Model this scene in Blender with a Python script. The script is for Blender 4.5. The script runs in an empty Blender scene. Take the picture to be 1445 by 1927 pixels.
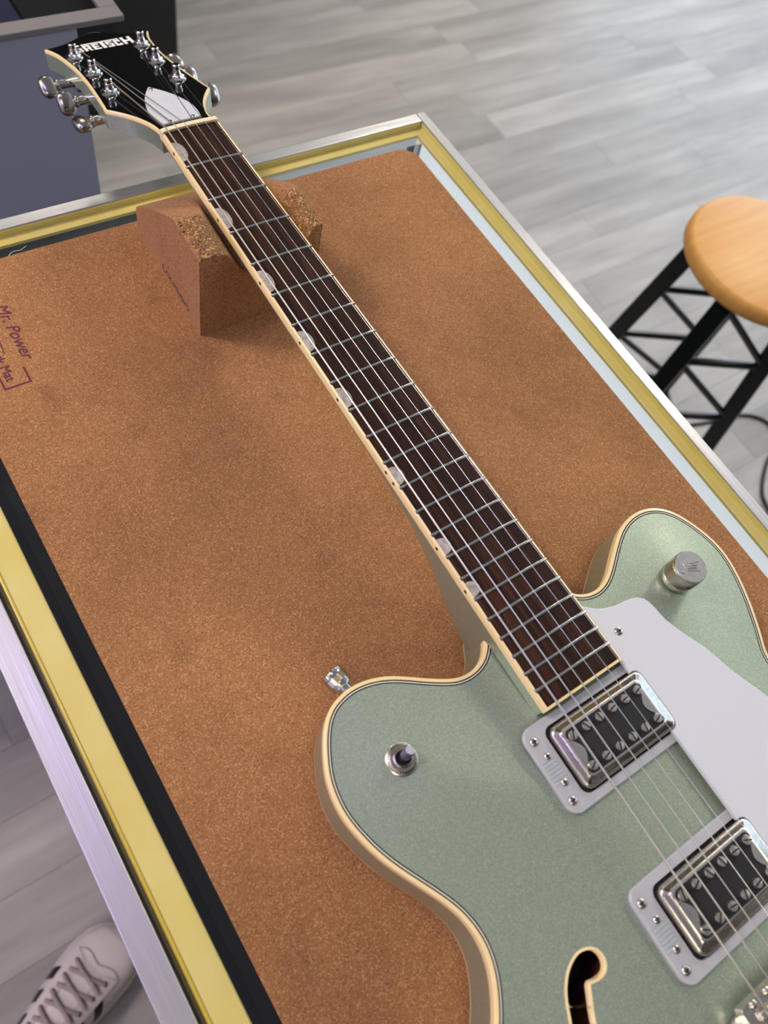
import bpy, bmesh, math, random
import numpy as np
from mathutils import Vector, Matrix
from mathutils.geometry import delaunay_2d_cdt

random.seed(7)
scene = bpy.context.scene
COL = scene.collection
TH = 950.0                      # height of the showcase top above the floor (mm)

# ------------------------------------------------------------------ camera
RC = np.array([[0.826306, -0.530066, 0.190390],
               [-0.402875, -0.792492, -0.457874],
               [0.393586, 0.301641, -0.868391]])
CAM = np.array([-68.611, -168.893, 464.415])
FPX = 1495.3
cam_data = bpy.data.cameras.new('camera')
cam = bpy.data.objects.new('camera', cam_data)
COL.objects.link(cam)
m = Matrix.Identity(4)
for r in range(3):
    m[r][0], m[r][1], m[r][2] = RC[0][r], -RC[1][r], -RC[2][r]
m[0][3], m[1][3], m[2][3] = CAM[0] / 1000, CAM[1] / 1000, (CAM[2] + TH) / 1000
cam.matrix_world = m
cam_data.sensor_fit = 'VERTICAL'
cam_data.sensor_height = 33.5
cam_data.lens = FPX * 33.5 / 1927
cam_data.clip_start = 0.02
cam_data.clip_end = 50
cam_data.dof.use_dof = True
cam_data.dof.focus_distance = 0.52
cam_data.dof.aperture_fstop = 7.0
scene.camera = cam

# ------------------------------------------------------------------ world, lights, exposure
world = bpy.data.worlds.new('sky')
scene.world = world
world.use_nodes = True
wb = world.node_tree.nodes['Background']
wb.inputs[0].default_value = (0.62, 0.78, 1.0, 1)
wb.inputs[1].default_value = 3.2

vs = scene.view_settings
vs.view_transform = 'Standard'
vs.look = 'None'
vs.gamma = 1.0
vs.use_curve_mapping = False
vs.exposure = 0.02


def area_light(name, loc, target, sx, sy, power, color, portal=False):
    d = bpy.data.lights.new(name, 'AREA')
    d.shape = 'RECTANGLE'
    d.size, d.size_y = sx, sy
    d.energy = power
    d.color = color
    o = bpy.data.objects.new(name, d)
    o.location = loc
    v = Vector(target) - Vector(loc)
    o.rotation_euler = v.to_track_quat('-Z', 'Y').to_euler()
    COL.objects.link(o)
    if portal:
        d.cycles.is_portal = True
    return o


WIN_X, WIN_Y0, WIN_Y1, WIN_Z0, WIN_Z1 = 3.6, -1.3, 3.0, 0.12, 2.75
area_light('window_portal', (WIN_X + 0.02, (WIN_Y0 + WIN_Y1) / 2, (WIN_Z0 + WIN_Z1) / 2),
           (0, (WIN_Y0 + WIN_Y1) / 2, (WIN_Z0 + WIN_Z1) / 2),
           WIN_Y1 - WIN_Y0, WIN_Z1 - WIN_Z0, 1, (1, 1, 1), portal=True)
CEIL = 3.0
PANELS = [(2.7, -1.2, 14), (3.05, 1.0, 58), (2.8, 3.1, 24), (0.8, 3.1, 13), (-1.15, 1.2, 44), (-1.15, -1.1, 11)]
for px_, py_, pow_ in PANELS:
    area_light('ceiling_panel_light', (px_, py_, CEIL - 0.045), (px_, py_, 0), 0.56, 0.56, pow_, (1.0, 0.90, 0.75))
area_light('violet_tube_light', (-0.30, 0.40, 2.46), (-0.30, 0.40, 0.0), 0.07, 0.42, 3.2, (0.40, 0.26, 1.0))
area_light('violet_wall_light', (-1.62, 0.15, 1.55), (0.0, 0.0, 0.75), 0.9, 0.12, 9, (0.45, 0.28, 1.0))

# ------------------------------------------------------------------ helpers (all in mm, z = 0 at the glass top)


def bp(px, py, z):
    """photo pixel -> point on the horizontal plane at height z"""
    d = np.array([(px - 722.5) / FPX, (py - 963.5) / FPX, 1.0]) @ RC
    s = (z - CAM[2]) / d[2]
    return CAM + s * d


class MB:
    def __init__(self):
        self.v, self.f = [], []

    def add(self, vs_, fs):
        b = len(self.v)
        self.v += [tuple(map(float, p)) for p in vs_]
        self.f += [tuple(i + b for i in f) for f in fs]
        return self

    def box(self, x0, x1, y0, y1, z0, z1, M=None):
        p = [(x, y, z) for z in (z0, z1) for y in (y0, y1) for x in (x0, x1)]
        if M is not None:
            p = [M(*q) for q in p]
        return self.add(p, [(0, 2, 3, 1), (4, 5, 7, 6), (0, 1, 5, 4), (2, 6, 7, 3), (0, 4, 6, 2), (1, 3, 7, 5)])

    def bar(self, a, b, w, h, up=(0, 0, 1)):
        """rectangular bar from a to b"""
        a, b = Vector(a), Vector(b)
        t = (b - a).normalized()
        s = t.cross(Vector(up)).normalized()
        u = s.cross(t)
        p = []
        for e in (a, b):
            for i, j in ((-1, -1), (1, -1), (1, 1), (-1, 1)):
                p.append(e + s * (i * w / 2) + u * (j * h / 2))
        return self.add(p, [(3, 2, 1, 0), (4, 5, 6, 7), (0, 1, 5, 4), (1, 2, 6, 5), (2, 3, 7, 6), (3, 0, 4, 7)])

    def prism(self, pts, z0, z1, M=None, holes=()):
        """extruded polygon (optionally mapped by M)"""
        loops = [list(pts)] + [list(h) for h in holes]
        P, E, base = [], [], 0
        for lp in loops:
            n = len(lp)
            P += lp
            E += [(base + i, base + (i + 1) % n) for i in range(n)]
            base += n
        vv, ee, ff, ov, oe, of = delaunay_2d_cdt([Vector(p[:2]) for p in P], E, [], 1 if not holes else 2, 1e-6)
        tri = []
        for f in ff:
            c = sum((Vector(vv[i]) for i in f), Vector((0, 0))) / len(f)
            if inside(c, loops[0]) and not any(inside(c, h) for h in loops[1:]):
                a = sum(vv[f[i]][0] * vv[f[(i + 1) % len(f)]][1] - vv[f[(i + 1) % len(f)]][0] * vv[f[i]][1] for i in range(len(f)))
                tri.append(tuple(f) if a > 0 else tuple(reversed(f)))
        fn = (lambda x, y, z: (x, y, z)) if M is None else M
        top = [fn(p[0], p[1], z1) for p in vv]
        bot = [fn(p[0], p[1], z0) for p in vv]
        self.add(top, tri)
        self.add(bot, [tuple(reversed(t)) for t in tri])
        for k, lp in enumerate(loops):
            n = len(lp)
            ar = sum(lp[i][0] * lp[(i + 1) % n][1] - lp[(i + 1) % n][0] * lp[i][1] for i in range(n))
            flip = (ar < 0) != (k > 0)
            vs_ = [fn(p[0], p[1], z0) for p in lp] + [fn(p[0], p[1], z1) for p in lp]
            fs = [(i, (i + 1) % n, n + (i + 1) % n, n + i) for i in range(n)]
            if flip:
                fs = [tuple(reversed(f)) for f in fs]
            self.add(vs_, fs)
        return self

    def lathe(self, prof, n=24, M=None, cap0=True, cap1=True):
        """prof: (r, z) list; axis z; mapped by M"""
        fn = (lambda x, y, z: (x, y, z)) if M is None else M
        vs_ = []
        for r, z in prof:
            for k in range(n):
                a = 2 * math.pi * k / n
                vs_.append(fn(r * math.cos(a), r * math.sin(a), z))
        fs = []
        for i in range(len(prof) - 1):
            for k in range(n):
                fs.append((i * n + k, i * n + (k + 1) % n, (i + 1) * n + (k + 1) % n, (i + 1) * n + k))
        if cap0:
            fs.append(tuple(reversed(range(n))))
        if cap1:
            fs.append(tuple(range((len(prof) - 1) * n, len(prof) * n)))
        return self.add(vs_, fs)

    def tube(self, path, r, n=8, caps=True):
        path = [Vector(p) for p in path]
        rr = r if isinstance(r, (list, tuple)) else [r] * len(path)
        vs_ = []
        ref = None
        for i, p in enumerate(path):
            t = (path[min(i + 1, len(path) - 1)] - path[max(i - 1, 0)]).normalized()
            if ref is None:
                ref = t.orthogonal().normalized()
            s = (ref - t * ref.dot(t)).normalized()
            ref = s
            u = t.cross(s)
            for k in range(n):
                a = 2 * math.pi * k / n
                vs_.append(p + s * (rr[i] * math.cos(a)) + u * (rr[i] * math.sin(a)))
        fs = []
        for i in range(len(path) - 1):
            for k in range(n):
                fs.append((i * n + k, i * n + (k + 1) % n, (i + 1) * n + (k + 1) % n, (i + 1) * n + k))
        if caps:
            fs.append(tuple(reversed(range(n))))
            fs.append(tuple(range((len(path) - 1) * n, len(path) * n)))
        return self.add(vs_, fs)

    def loft(self, sections, caps=True, closed=True):
        n = len(sections[0])
        vs_ = [p for s in sections for p in s]
        fs = []
        for i in range(len(sections) - 1):
            for k in range(n if closed else n - 1):
                fs.append((i * n + k, i * n + (k + 1) % n, (i + 1) * n + (k + 1) % n, (i + 1) * n + k))
        if caps:
            fs.append(tuple(reversed(range(n))))
            fs.append(tuple(range((len(sections) - 1) * n, len(sections) * n)))
        return self.add(vs_, fs)

    def build(self, name, mat, parent=None, smooth=False, bevel=0, segs=2, angle=40, label=None):
        o_ = ORG.get(parent.name, Vector((0, 0, 0))) if parent else Vector((0, 0, 0))
        me = bpy.data.meshes.new(name)
        me.from_pydata([(p[0] / 1000 - o_.x, p[1] / 1000 - o_.y, (p[2] + TH) / 1000 - o_.z) for p in self.v], [], self.f)
        bm = bmesh.new()
        bm.from_mesh(me)
        bmesh.ops.remove_doubles(bm, verts=bm.verts, dist=1e-7)
        bmesh.ops.recalc_face_normals(bm, faces=bm.faces)
        bm.to_mesh(me)
        bm.free()
        me.materials.append(mat)
        o = bpy.data.objects.new(name, me)
        COL.objects.link(o)
        if parent:
            o.parent = parent
            ORG[o.name] = o_
        if smooth:
            me.shade_smooth()
            me.set_sharp_from_angle(angle=math.radians(angle))
        if bevel:
            b = o.modifiers.new('bevel', 'BEVEL')
            b.width = bevel / 1000
            b.segments = segs
            b.limit_method = 'ANGLE'
            b.angle_limit = math.radians(35)
            me.shade_smooth()
            me.set_sharp_from_angle(angle=math.radians(60))
        if label:
            o['label'] = label
        return o


ORG = {}


def inside(c, poly):
    x, y = c[0], c[1]
    r = False
    n = len(poly)
    for i in range(n):
        x1, y1 = poly[i][0], poly[i][1]
        x2, y2 = poly[(i + 1) % n][0], poly[(i + 1) % n][1]
        if (y1 > y) != (y2 > y) and x < (x2 - x1) * (y - y1) / (y2 - y1) + x1:
            r = not r
    return r


def empty(name, loc, label, cat, group=None):
    o = bpy.data.objects.new(name, None)
    o.empty_display_size = 0.05
    o.location = (loc[0] / 1000, loc[1] / 1000, (loc[2] + TH) / 1000)
    COL.objects.link(o)
    ORG[o.name] = Vector(o.location)
    tag(o, label, cat, group)
    return o


def tag(o, label, cat, group=None):
    o['label'] = label
    o['category'] = cat
    if group:
        o['group'] = group
    return o


def spline(pts, n, closed=False):
    """Catmull-Rom resample to n points, even in arc length"""
    P = [np.array(p, float) for p in pts]
    m_ = len(P)
    out = []
    segs = m_ if closed else m_ - 1
    for i in range(segs):
        if closed:
            a, b, c, d = P[(i - 1) % m_], P[i], P[(i + 1) % m_], P[(i + 2) % m_]
        else:
            a, b, c, d = P[max(i - 1, 0)], P[i], P[i + 1], P[min(i + 2, m_ - 1)]
        for k in range(16):
            t = k / 16
            out.append(0.5 * ((2 * b) + (c - a) * t + (2 * a - 5 * b + 4 * c - d) * t * t + (3 * b - a - 3 * c + d) * t ** 3))
    out.append(P[0] if closed else P[-1])
    A = np.array(out)
    s = np.r_[0, np.cumsum(np.linalg.norm(np.diff(A, axis=0), axis=1))]
    q = np.linspace(0, s[-1], n + 1 if closed else n)
    R = np.stack([np.interp(q, s, A[:, k]) for k in range(A.shape[1])], 1)
    return R[:-1] if closed else R


def rrect(x0, x1, y0, y1, r, n=5):
    out = []
    for cx, cy, a0 in ((x1 - r, y1 - r, 0), (x0 + r, y1 - r, 90), (x0 + r, y0 + r, 180), (x1 - r, y0 + r, 270)):
        for k in range(n + 1):
            a = math.radians(a0 + 90 * k / n)
            out.append((cx + r * math.cos(a), cy + r * math.sin(a)))
    return out


def text_mesh(body, size, name, mat, parent, M, shear=0.0, align='LEFT', bold=0.0, fat=0.0):
    """flat lettering: (x, y) of the type mapped to mm by M"""
    cu = bpy.data.curves.new('type', 'FONT')
    cu.body = body
    cu.size = size
    cu.shear = shear
    cu.align_x = align
    cu.offset = bold
    ob = bpy.data.objects.new('type', cu)
    COL.objects.link(ob)
    dg = bpy.context.evaluated_depsgraph_get()
    me = ob.evaluated_get(dg).to_mesh()
    mb = MB()
    for q, (dx, dy) in enumerate(((0, 0), (fat, 0), (0, fat), (fat, fat)) if fat else ((0, 0),)):
        mb.add([(lambda p: (p[0], p[1], p[2] + 0.012 * q))(M(v.co.x + dx, v.co.y + dy)) for v in me.vertices], [tuple(p.vertices) for p in me.polygons])
    ob.evaluated_get(dg).to_mesh_clear()
    bpy.data.objects.remove(ob)
    bpy.data.curves.remove(cu)
    return mb.build(name, mat, parent)


# ------------------------------------------------------------------ materials
def lin(c):
    return tuple(((x / 255) / 12.92 if x / 255 <= 0.04045 else ((x / 255 + 0.055) / 1.055) ** 2.4) for x in c) + (1,)


def mat(name, rgb, rough=0.5, metal=0.0, spec=0.5, coat=0.0, **kw):
    M_ = bpy.data.materials.new(name)
    M_.use_nodes = True
    b = M_.node_tree.nodes['Principled BSDF']
    b.inputs['Base Color'].default_value = lin(rgb)
    b.inputs['Roughness'].default_value = rough
    b.inputs['Metallic'].default_value = metal
    b.inputs['Specular IOR Level'].default_value = spec
    b.inputs['Coat Weight'].default_value = coat
    b.inputs['Coat Roughness'].default_value = 0.03
    for k, v in kw.items():
        b.inputs[k].default_value = v
    return M_


class N:
    """tiny node-graph helper on one material"""

    def __init__(self, M_):
        self.t = M_.node_tree
        self.b = self.t.nodes['Principled BSDF']

    def n(self, typ, **kw):
        x = self.t.nodes.new(typ)
        for k, v in kw.items():
            if k in x.inputs:
                x.inputs[k].default_value = v
            else:
                setattr(x, k, v)
        return x

    def l(self, a, b):
        self.t.links.new(a, b)

    def coord(self, scale=(1, 1, 1), kind='Object', rot=(0, 0, 0)):
        c = self.n('ShaderNodeTexCoord')
        mp = self.n('ShaderNodeMapping')
        mp.inputs['Scale'].default_value = scale
        mp.inputs['Rotation'].default_value = rot
        self.l(c.outputs[kind], mp.inputs[0])
        return mp.outputs[0]

    def noise(self, vec, scale, detail=3, rough=0.5):
        x = self.n('ShaderNodeTexNoise', Scale=scale, Detail=detail, Roughness=rough)
        self.l(vec, x.inputs['Vector'])
        return x.outputs['Fac']

    def ramp(self, fac, stops):
        x = self.n('ShaderNodeValToRGB')
        e = x.color_ramp.elements
        while len(e) < len(stops):
            e.new(0.5)
        for s, (p, c) in zip(e, stops):
            s.position = p
            s.color = c if len(c) == 4 else lin(c)
        self.l(fac, x.inputs[0])
        return x.outputs[0]

    def mix(self, a, b, fac, mode='MIX'):
        x = self.n('ShaderNodeMix', data_type='RGBA', blend_type=mode)
        for s, v in ((6, a), (7, b)):
            if hasattr(v, 'is_linked'):
                self.l(v, x.inputs[s])
            else:
                x.inputs[s].default_value = v if len(v) == 4 else lin(v)
        if hasattr(fac, 'is_linked'):
            self.l(fac, x.inputs[0])
        else:
            x.inputs[0].default_value = fac
        return x.outputs[2]

    def bump(self, h, strength, dist):
        x = self.n('ShaderNodeBump', Strength=strength, Distance=dist)
        self.l(h, x.inputs['Height'])
        self.l(x.outputs[0], self.b.inputs['Normal'])


def gray(v):
    return (v, v, v, 1)


def cork(name, base, dark, light, scale, stain=0.55):
    M_ = mat(name, base, 0.85, spec=0.25)
    g = N(M_)
    v = g.coord()
    vo = g.n('ShaderNodeTexVoronoi', Scale=scale, Randomness=1.0)
    g.l(v, vo.inputs['Vector'])
    sep = g.n('ShaderNodeSeparateColor')
    g.l(vo.outputs['Color'], sep.inputs[0])
    c1 = g.ramp(sep.outputs[0], [(0.0, dark), (0.22, base), (0.78, base), (0.93, light), (1.0, light)])
    fine = g.noise(v, scale * 1.9, 2)
    c2 = g.mix(c1, g.ramp(fine, [(0.3, gray(0.55)), (0.7, gray(1.25))]), 0.75, 'MULTIPLY')
    big = g.noise(v, 7, 4, 0.6)
    c3 = g.mix(c2, g.ramp(big, [(0.35, gray(stain)), (0.62, gray(1.0))]), 0.55, 'MULTIPLY')
    spots = g.noise(v, 26, 2, 0.5)
    c4 = g.mix(c3, g.ramp(spots, [(0.62, gray(1.0)), (0.74, gray(0.6))]), 0.5, 'MULTIPLY')
    g.l(c4, g.b.inputs['Base Color'])
    g.bump(sep.outputs[0], 0.35, 0.0004)
    return M_


M_CORK = cork('cork_mat', (168, 117, 74), (137, 91, 54), (200, 152, 106), 1500)
M_RESTCORK = cork('cork_block', (172, 124, 86), (118, 78, 46), (190, 140, 100), 1300, 0.7)


def rough_cork():
    M_ = cork('cork_raw', (150, 108, 70), (70, 48, 28), (222, 176, 112), 1000, 0.5)
    return M_


M_RAWCORK = rough_cork()

# metallic green paint with fine flake
M_GREEN = mat('green_metallic_paint', (176, 194, 164), 0.44, 0.72, coat=0.6)
g = N(M_GREEN)
v = g.coord()
vo = g.n('ShaderNodeTexVoronoi', Scale=2000.0)
g.l(v, vo.inputs['Vector'])
sep = g.n('ShaderNodeSeparateColor')
g.l(vo.outputs['Color'], sep.inputs[0])
g.l(g.ramp(sep.outputs[0], [(0.0, (158, 171, 149)), (0.6, (169, 182, 159)), (0.95, (188, 199, 174))]), g.b.inputs['Base Color'])
nrm = g.n('ShaderNodeBump', Strength=0.05, Distance=0.0001)
g.l(sep.outputs[1], nrm.inputs['Height'])
g.l(nrm.outputs[0], g.b.inputs['Normal'])

M_CREAM = mat('cream_binding', (240, 216, 158), 0.28, coat=0.5)
M_NUT = mat('bone_nut', (236, 222, 178), 0.35)
M_BLACKLINE = mat('black_purfling', (16, 16, 16), 0.25)
M_WHITELINE = mat('white_purfling', (226, 220, 200), 0.3)
M_BLACKGLOSS = mat('black_gloss', (8, 8, 8), 0.06, coat=1.0)
M_WHITE = mat('white_plastic', (214, 216, 220), 0.2, coat=0.3)
M_LOGO = mat('logo_pearl', (246, 242, 236), 0.3)
M_INLAY = mat('pearl_inlay', (206, 198, 186), 0.2, coat=0.6)
g = N(M_INLAY)
g.l(g.ramp(g.noise(g.coord(), 260, 3), [(0.3, (136, 132, 126)), (0.7, (188, 182, 174))]), g.b.inputs['Base Color'])
M_BLACK = mat('black_plastic', (18, 18, 20), 0.45)
M_FELT = mat('black_insert', (22, 21, 22), 0.7)
M_CHROME = mat('chrome', (205, 203, 200), 0.07, 1.0)
M_WORN = mat('worn_steel', (128, 128, 140), 0.45, 1.0)
M_CHROMEDARK = mat('worn_chrome', (168, 162, 156), 0.2, 1.0)
M_NICKEL = mat('aged_nickel', (196, 186, 172), 0.22, 1.0)
g = N(M_NICKEL)
nz = g.noise(g.coord(), 320, 6, 0.75)
g.l(g.ramp(nz, [(0.3, (196, 186, 172)), (0.5, (222, 214, 203)), (0.8, (232, 226, 217))]), g.b.inputs['Base Color'])
g.l(g.ramp(nz, [(0.3, gray(0.34)), (0.6, gray(0.2))]), g.b.inputs['Roughness'])
M_KNURL = mat('knurled_nickel', (190, 182, 168), 0.25, 1.0)
M_FRET = mat('fret_nickel', (205, 205, 200), 0.16, 1.0)
M_STEEL = mat('plain_steel', (214, 212, 208), 0.2, 1.0)
M_WOUND = mat('wound_string', (200, 193, 182), 0.32, 1.0)

M_ROSE = mat('rosewood', (62, 42, 34), 0.65, spec=0.1)
g = N(M_ROSE)
v = g.coord((260, 9, 60))
n1 = g.noise(v, 1.0, 6, 0.7)
n2 = g.noise(g.coord((1100, 40, 300)), 1.0, 4, 0.6)
c = g.ramp(n1, [(0.3, (26, 18, 15)), (0.5, (48, 31, 24)), (0.72, (80, 48, 31))])
c = g.mix(c, g.ramp(n2, [(0.35, gray(0.45)), (0.55, gray(1.05))]), 0.7, 'MULTIPLY')
g.l(c, g.b.inputs['Base Color'])
g.bump(n2, 0.25, 0.0002)

M_INSIDE = mat('inside_wood', (74, 34, 12), 0.8)
M_FROST = mat('frosted_acrylic', (206, 208, 210), 0.18, coat=0.4, **{'Transmission Weight': 0.25, 'Subsurface Weight': 0.3})
M_FROST.node_tree.nodes['Principled BSDF'].inputs['Subsurface Scale'].default_value = 0.004


def brushed(name, rgb, stretch, rough=0.32, lo=0.75):
    M_ = mat(name, rgb, rough, 0.9)
    g = N(M_)
    nz = g.noise(g.coord(stretch), 1.0, 5, 0.7)
    c = g.mix(rgb + (), g.ramp(nz, [(0.3, gray(lo)), (0.7, gray(1.15))]), 0.8, 'MULTIPLY')
    g.l(c, g.b.inputs['Base Color'])
    g.l(g.ramp(nz, [(0.3, gray(rough + 0.16)), (0.7, gray(rough - 0.08))]), g.b.inputs['Roughness'])
    scr = g.noise(g.coord((30, 30, 30)), 6.0, 8, 0.75)
    g.bump(nz, 0.12, 0.0003)
    return M_


M_ALU_Y = brushed('brushed_aluminium_long', (188, 186, 185), (1400, 12, 900), 0.4)
M_ALU_X = brushed('brushed_aluminium_cross', (200, 200, 200), (12, 1400, 900))
M_YELLOW = mat('yellow_sealing_strip', (246, 220, 122), 0.4, **{'Subsurface Weight': 0.15})
M_YELLOW.node_tree.nodes['Principled BSDF'].inputs['Subsurface Scale'].default_value = 0.003
g = N(M_YELLOW)
g.l(g.ramp(g.noise(g.coord(), 18, 4), [(0.3, (232, 206, 106)), (0.7, (238, 218, 140))]), g.b.inputs['Base Color'])
M_GLASS_EDGE = mat('yellow_glass_edge', (222, 192, 72), 0.22, coat=0.4)  # bright line of the polished glass edge, put into the colour


def glass(name, tint=(1, 1, 1)):
    M_ = bpy.data.materials.new(name)
    M_.use_nodes = True
    t = M_.node_tree
    t.nodes.clear()
    out = t.nodes.new('ShaderNodeOutputMaterial')
    mx = t.nodes.new('ShaderNodeMixShader')
    tr = t.nodes.new('ShaderNodeBsdfTransparent')
    tr.inputs[0].default_value = tint + (1,)
    gl = t.nodes.new('ShaderNodeBsdfGlossy')
    gl.inputs['Roughness'].default_value = 0.02
    fr = t.nodes.new('ShaderNodeLayerWeight')          # Schlick reflectance, the same from both faces
    fr.inputs[0].default_value = 0.5
    pw_ = t.nodes.new('ShaderNodeMath')
    pw_.operation = 'POWER'
    pw_.inputs[1].default_value = 5.0
    ma = t.nodes.new('ShaderNodeMath')
    ma.operation = 'MULTIPLY_ADD'
    ma.inputs[1].default_value = 0.96
    ma.inputs[2].default_value = 0.04
    t.links.new(fr.outputs['Facing'], pw_.inputs[0])
    t.links.new(pw_.outputs[0], ma.inputs[0])
    t.links.new(ma.outputs[0], mx.inputs[0])
    t.links.new(tr.outputs[0], mx.inputs[1])
    t.links.new(gl.outputs[0], mx.inputs[2])
    t.links.new(mx.outputs[0], out.inputs[0])
    return M_


M_GLASS = glass('showcase_glass', (0.975, 0.99, 0.985))
M_OPAL = bpy.data.materials.new('opal_acrylic')
M_OPAL.use_nodes = True
t_ = M_OPAL.node_tree
t_.nodes.clear()
o1, o2, o3, o4 = (t_.nodes.new('ShaderNode' + k) for k in ('OutputMaterial', 'MixShader', 'BsdfDiffuse', 'BsdfTranslucent'))
o3.inputs[0].default_value = o4.inputs[0].default_value = (0.95, 0.94, 0.93, 1)
o2.inputs[0].default_value = 0.75
t_.links.new(o3.outputs[0], o2.inputs[1])
t_.links.new(o4.outputs[0], o2.inputs[2])
t_.links.new(o2.outputs[0], o1.inputs[0])
M_DARKDECK = mat('dark_deck', (44, 44, 62), 0.6)
M_DARKCAB = mat('black_cabinet_laminate', (10, 10, 11), 0.5)
M_GREYPANEL = mat('grey_blue_panel', (146, 146, 164), 0.55)
M_NAVY = mat('navy_box_card', (16, 24, 52), 0.6, spec=0.2)
M_PRINT = mat('maroon_print', (96, 34, 50), 0.7)
M_DARKPRINT = mat('dark_print', (30, 20, 22), 0.8)
M_STOOLWOOD = mat('light_beech', (222, 168, 96), 0.42, spec=0.3)
g = N(M_STOOLWOOD)
c = g.ramp(g.noise(g.coord((5, 60, 5), rot=(0, 0, 0.5)), 1.0, 5, 0.6), [(0.3, (206, 148, 74)), (0.5, (214, 158, 84)), (0.75, (220, 168, 98))])
g.l(c, g.b.inputs['Base Color'])
M_STOOLMETAL = mat('dark_green_black_metal', (13, 19, 18), 0.28, coat=0.3)
M_RUBBER = mat('black_rubber', (14, 14, 14), 0.6)
M_SHOEWHITE = mat('white_leather', (216, 206, 204), 0.45)
M_SHOELACE = mat('greige_lace', (160, 146, 142), 0.8)
M_SHOESOLE = mat('off_white_rubber', (200, 192, 186), 0.6)
M_SHOELINING = mat('dark_lining', (40, 38, 42), 0.9)
M_WALL = mat('wall_paint', (214, 212, 206), 0.7)
M_CEILING = mat('ceiling_paint', (206, 206, 208), 0.8)
M_LIGHTFRAME = mat('white_metal', (225, 225, 222), 0.5)

# grey vinyl plank, each plank with its own tone and grain
M_PLANK = mat('grey_vinyl_plank', (150, 146, 140), 0.42, spec=0.45)
g = N(M_PLANK)
oi = g.n('ShaderNodeObjectInfo')
geo = g.n('ShaderNodeNewGeometry')
addv = g.n('ShaderNodeVectorMath', operation='ADD')
mulv = g.n('ShaderNodeVectorMath', operation='SCALE')
comb = g.n('ShaderNodeCombineXYZ')
g.l(oi.outputs['Random'], comb.inputs[0])
g.l(oi.outputs['Random'], comb.inputs[1])
g.l(comb.outputs[0], mulv.inputs[0])
mulv.inputs['Scale'].default_value = 37.0
g.l(geo.outputs['Position'], addv.inputs[0])
g.l(mulv.outputs[0], addv.inputs[1])
mp = g.n('ShaderNodeMapping')
mp.inputs['Scale'].default_value = (1.6, 14, 10)
g.l(addv.outputs[0], mp.inputs[0])
gr = g.noise(mp.outputs[0], 1.0, 5, 0.65)
mp2 = g.n('ShaderNodeMapping')
mp2.inputs['Scale'].default_value = (1.5, 5, 4)
g.l(addv.outputs[0], mp2.inputs[0])
bl = g.noise(mp2.outputs[0], 1.0, 4, 0.6)
c = g.ramp(gr, [(0.25, (132, 126, 121)), (0.5, (153, 148, 143)), (0.75, (174, 169, 164))])
c = g.mix(c, g.ramp(bl, [(0.3, gray(0.70)), (0.65, gray(1.1))]), 0.85, 'MULTIPLY')
c = g.mix(c, g.ramp(oi.outputs['Random'], [(0.0, gray(0.84)), (1.0, gray(1.06))]), 1.0, 'MULTIPLY')
g.l(c, g.b.inputs['Base Color'])
g.bump(gr, 0.08, 0.001)


# ================================================================== the room
def struct(o):
    o['kind'] = 'structure'
    return o


RX0, RX1, RY0, RY1 = -1700, 3600, -2300, 4200
FZ = -TH
floor = struct(MB().box(RX0, RX1, RY0, RY1, FZ - 60, FZ - 4).build('floor', mat('floor_screed', (120, 116, 112), 0.9)))
PW, PL = 104.0, 915.0
plank_me = None
row = 0
y = 1697 - PW * math.floor((1697 - RY0) / PW)
vis0 = y
nplank = 0
seam = {16: 1628, 20: 2455, 18: 2262, 23: 1800}
while y < RY1 - 10:
    k = round((1697 - y) / PW)          # rows counted down from the seam row at y = 1697
    off = {1: 1628.0, 5: 2455.0, 3: 2262.0, 7: 1800.0}.get(k, (k * 377.0) % PL)
    x_ = off - PL * math.ceil((off - RX0) / PL)
    while x_ < RX1:
        far_left = x_ + PL < -900 and y > 900
        hid = (x_ > 200 and y + PW < -500) or (y < -1300)
        if not (far_left or hid or x_ > RX1 - 30):
            if plank_me is None:
                o = MB().box(0, PL - 0.3, 0, PW - 0.3, -5, 0).build('floor_plank', M_PLANK)
                plank_me = o.data
                bb = o.modifiers.new('bevel', 'BEVEL')
                bb.width = 0.0004
                bb.segments = 1
                # mesh is built around z = table height: move it to a local origin
                plank_me.transform(Matrix.Translation((0, 0, -TH / 1000)))
            else:
                o = bpy.data.objects.new('floor_plank', plank_me)
                COL.objects.link(o)
                bb = o.modifiers.new('bevel', 'BEVEL')
                bb.width = 0.0004
                bb.segments = 1
            o.parent = floor
            o.location = (x_ / 1000, y / 1000, 0)
            nplank += 1
        x_ += PL
    y += PW

struct(MB().box(RX0 - 120, RX0, RY0, RY1, FZ - 60, 2050).build('wall_left', M_WALL))
struct(MB().box(RX0, RX1, RY1, RY1 + 120, FZ - 60, 2050).build('wall_back', mat('back_wall_paint', (62, 56, 52), 0.7)))
struct(MB().box(RX0, RX1, RY0 - 120, RY0, FZ - 60, 2050).build('wall_front', mat('dark_wall_paint', (70, 64, 60), 0.7)))
wy0, wy1, wz0, wz1 = WIN_Y0 * 1000, WIN_Y1 * 1000, WIN_Z0 * 1000 - TH, WIN_Z1 * 1000 - TH
wr = MB().box(RX1, RX1 + 120, RY0, wy0, FZ - 60, 2050).box(RX1, RX1 + 120, wy1, RY1, FZ - 60, 2050)
wr.box(RX1, RX1 + 120, wy0, wy1, FZ - 60, wz0).box(RX1, RX1 + 120, wy0, wy1, wz1, 2050)
struct(wr.build('wall_right', M_WALL))
wf = MB()
for a, b in ((wy0, wy0 + 50), (wy1 - 50, wy1), ((wy0 + wy1) / 2 - 25, (wy0 + wy1) / 2 + 25)):
    wf.box(RX1 + 30, RX1 + 80, a, b, wz0, wz1)
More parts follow.
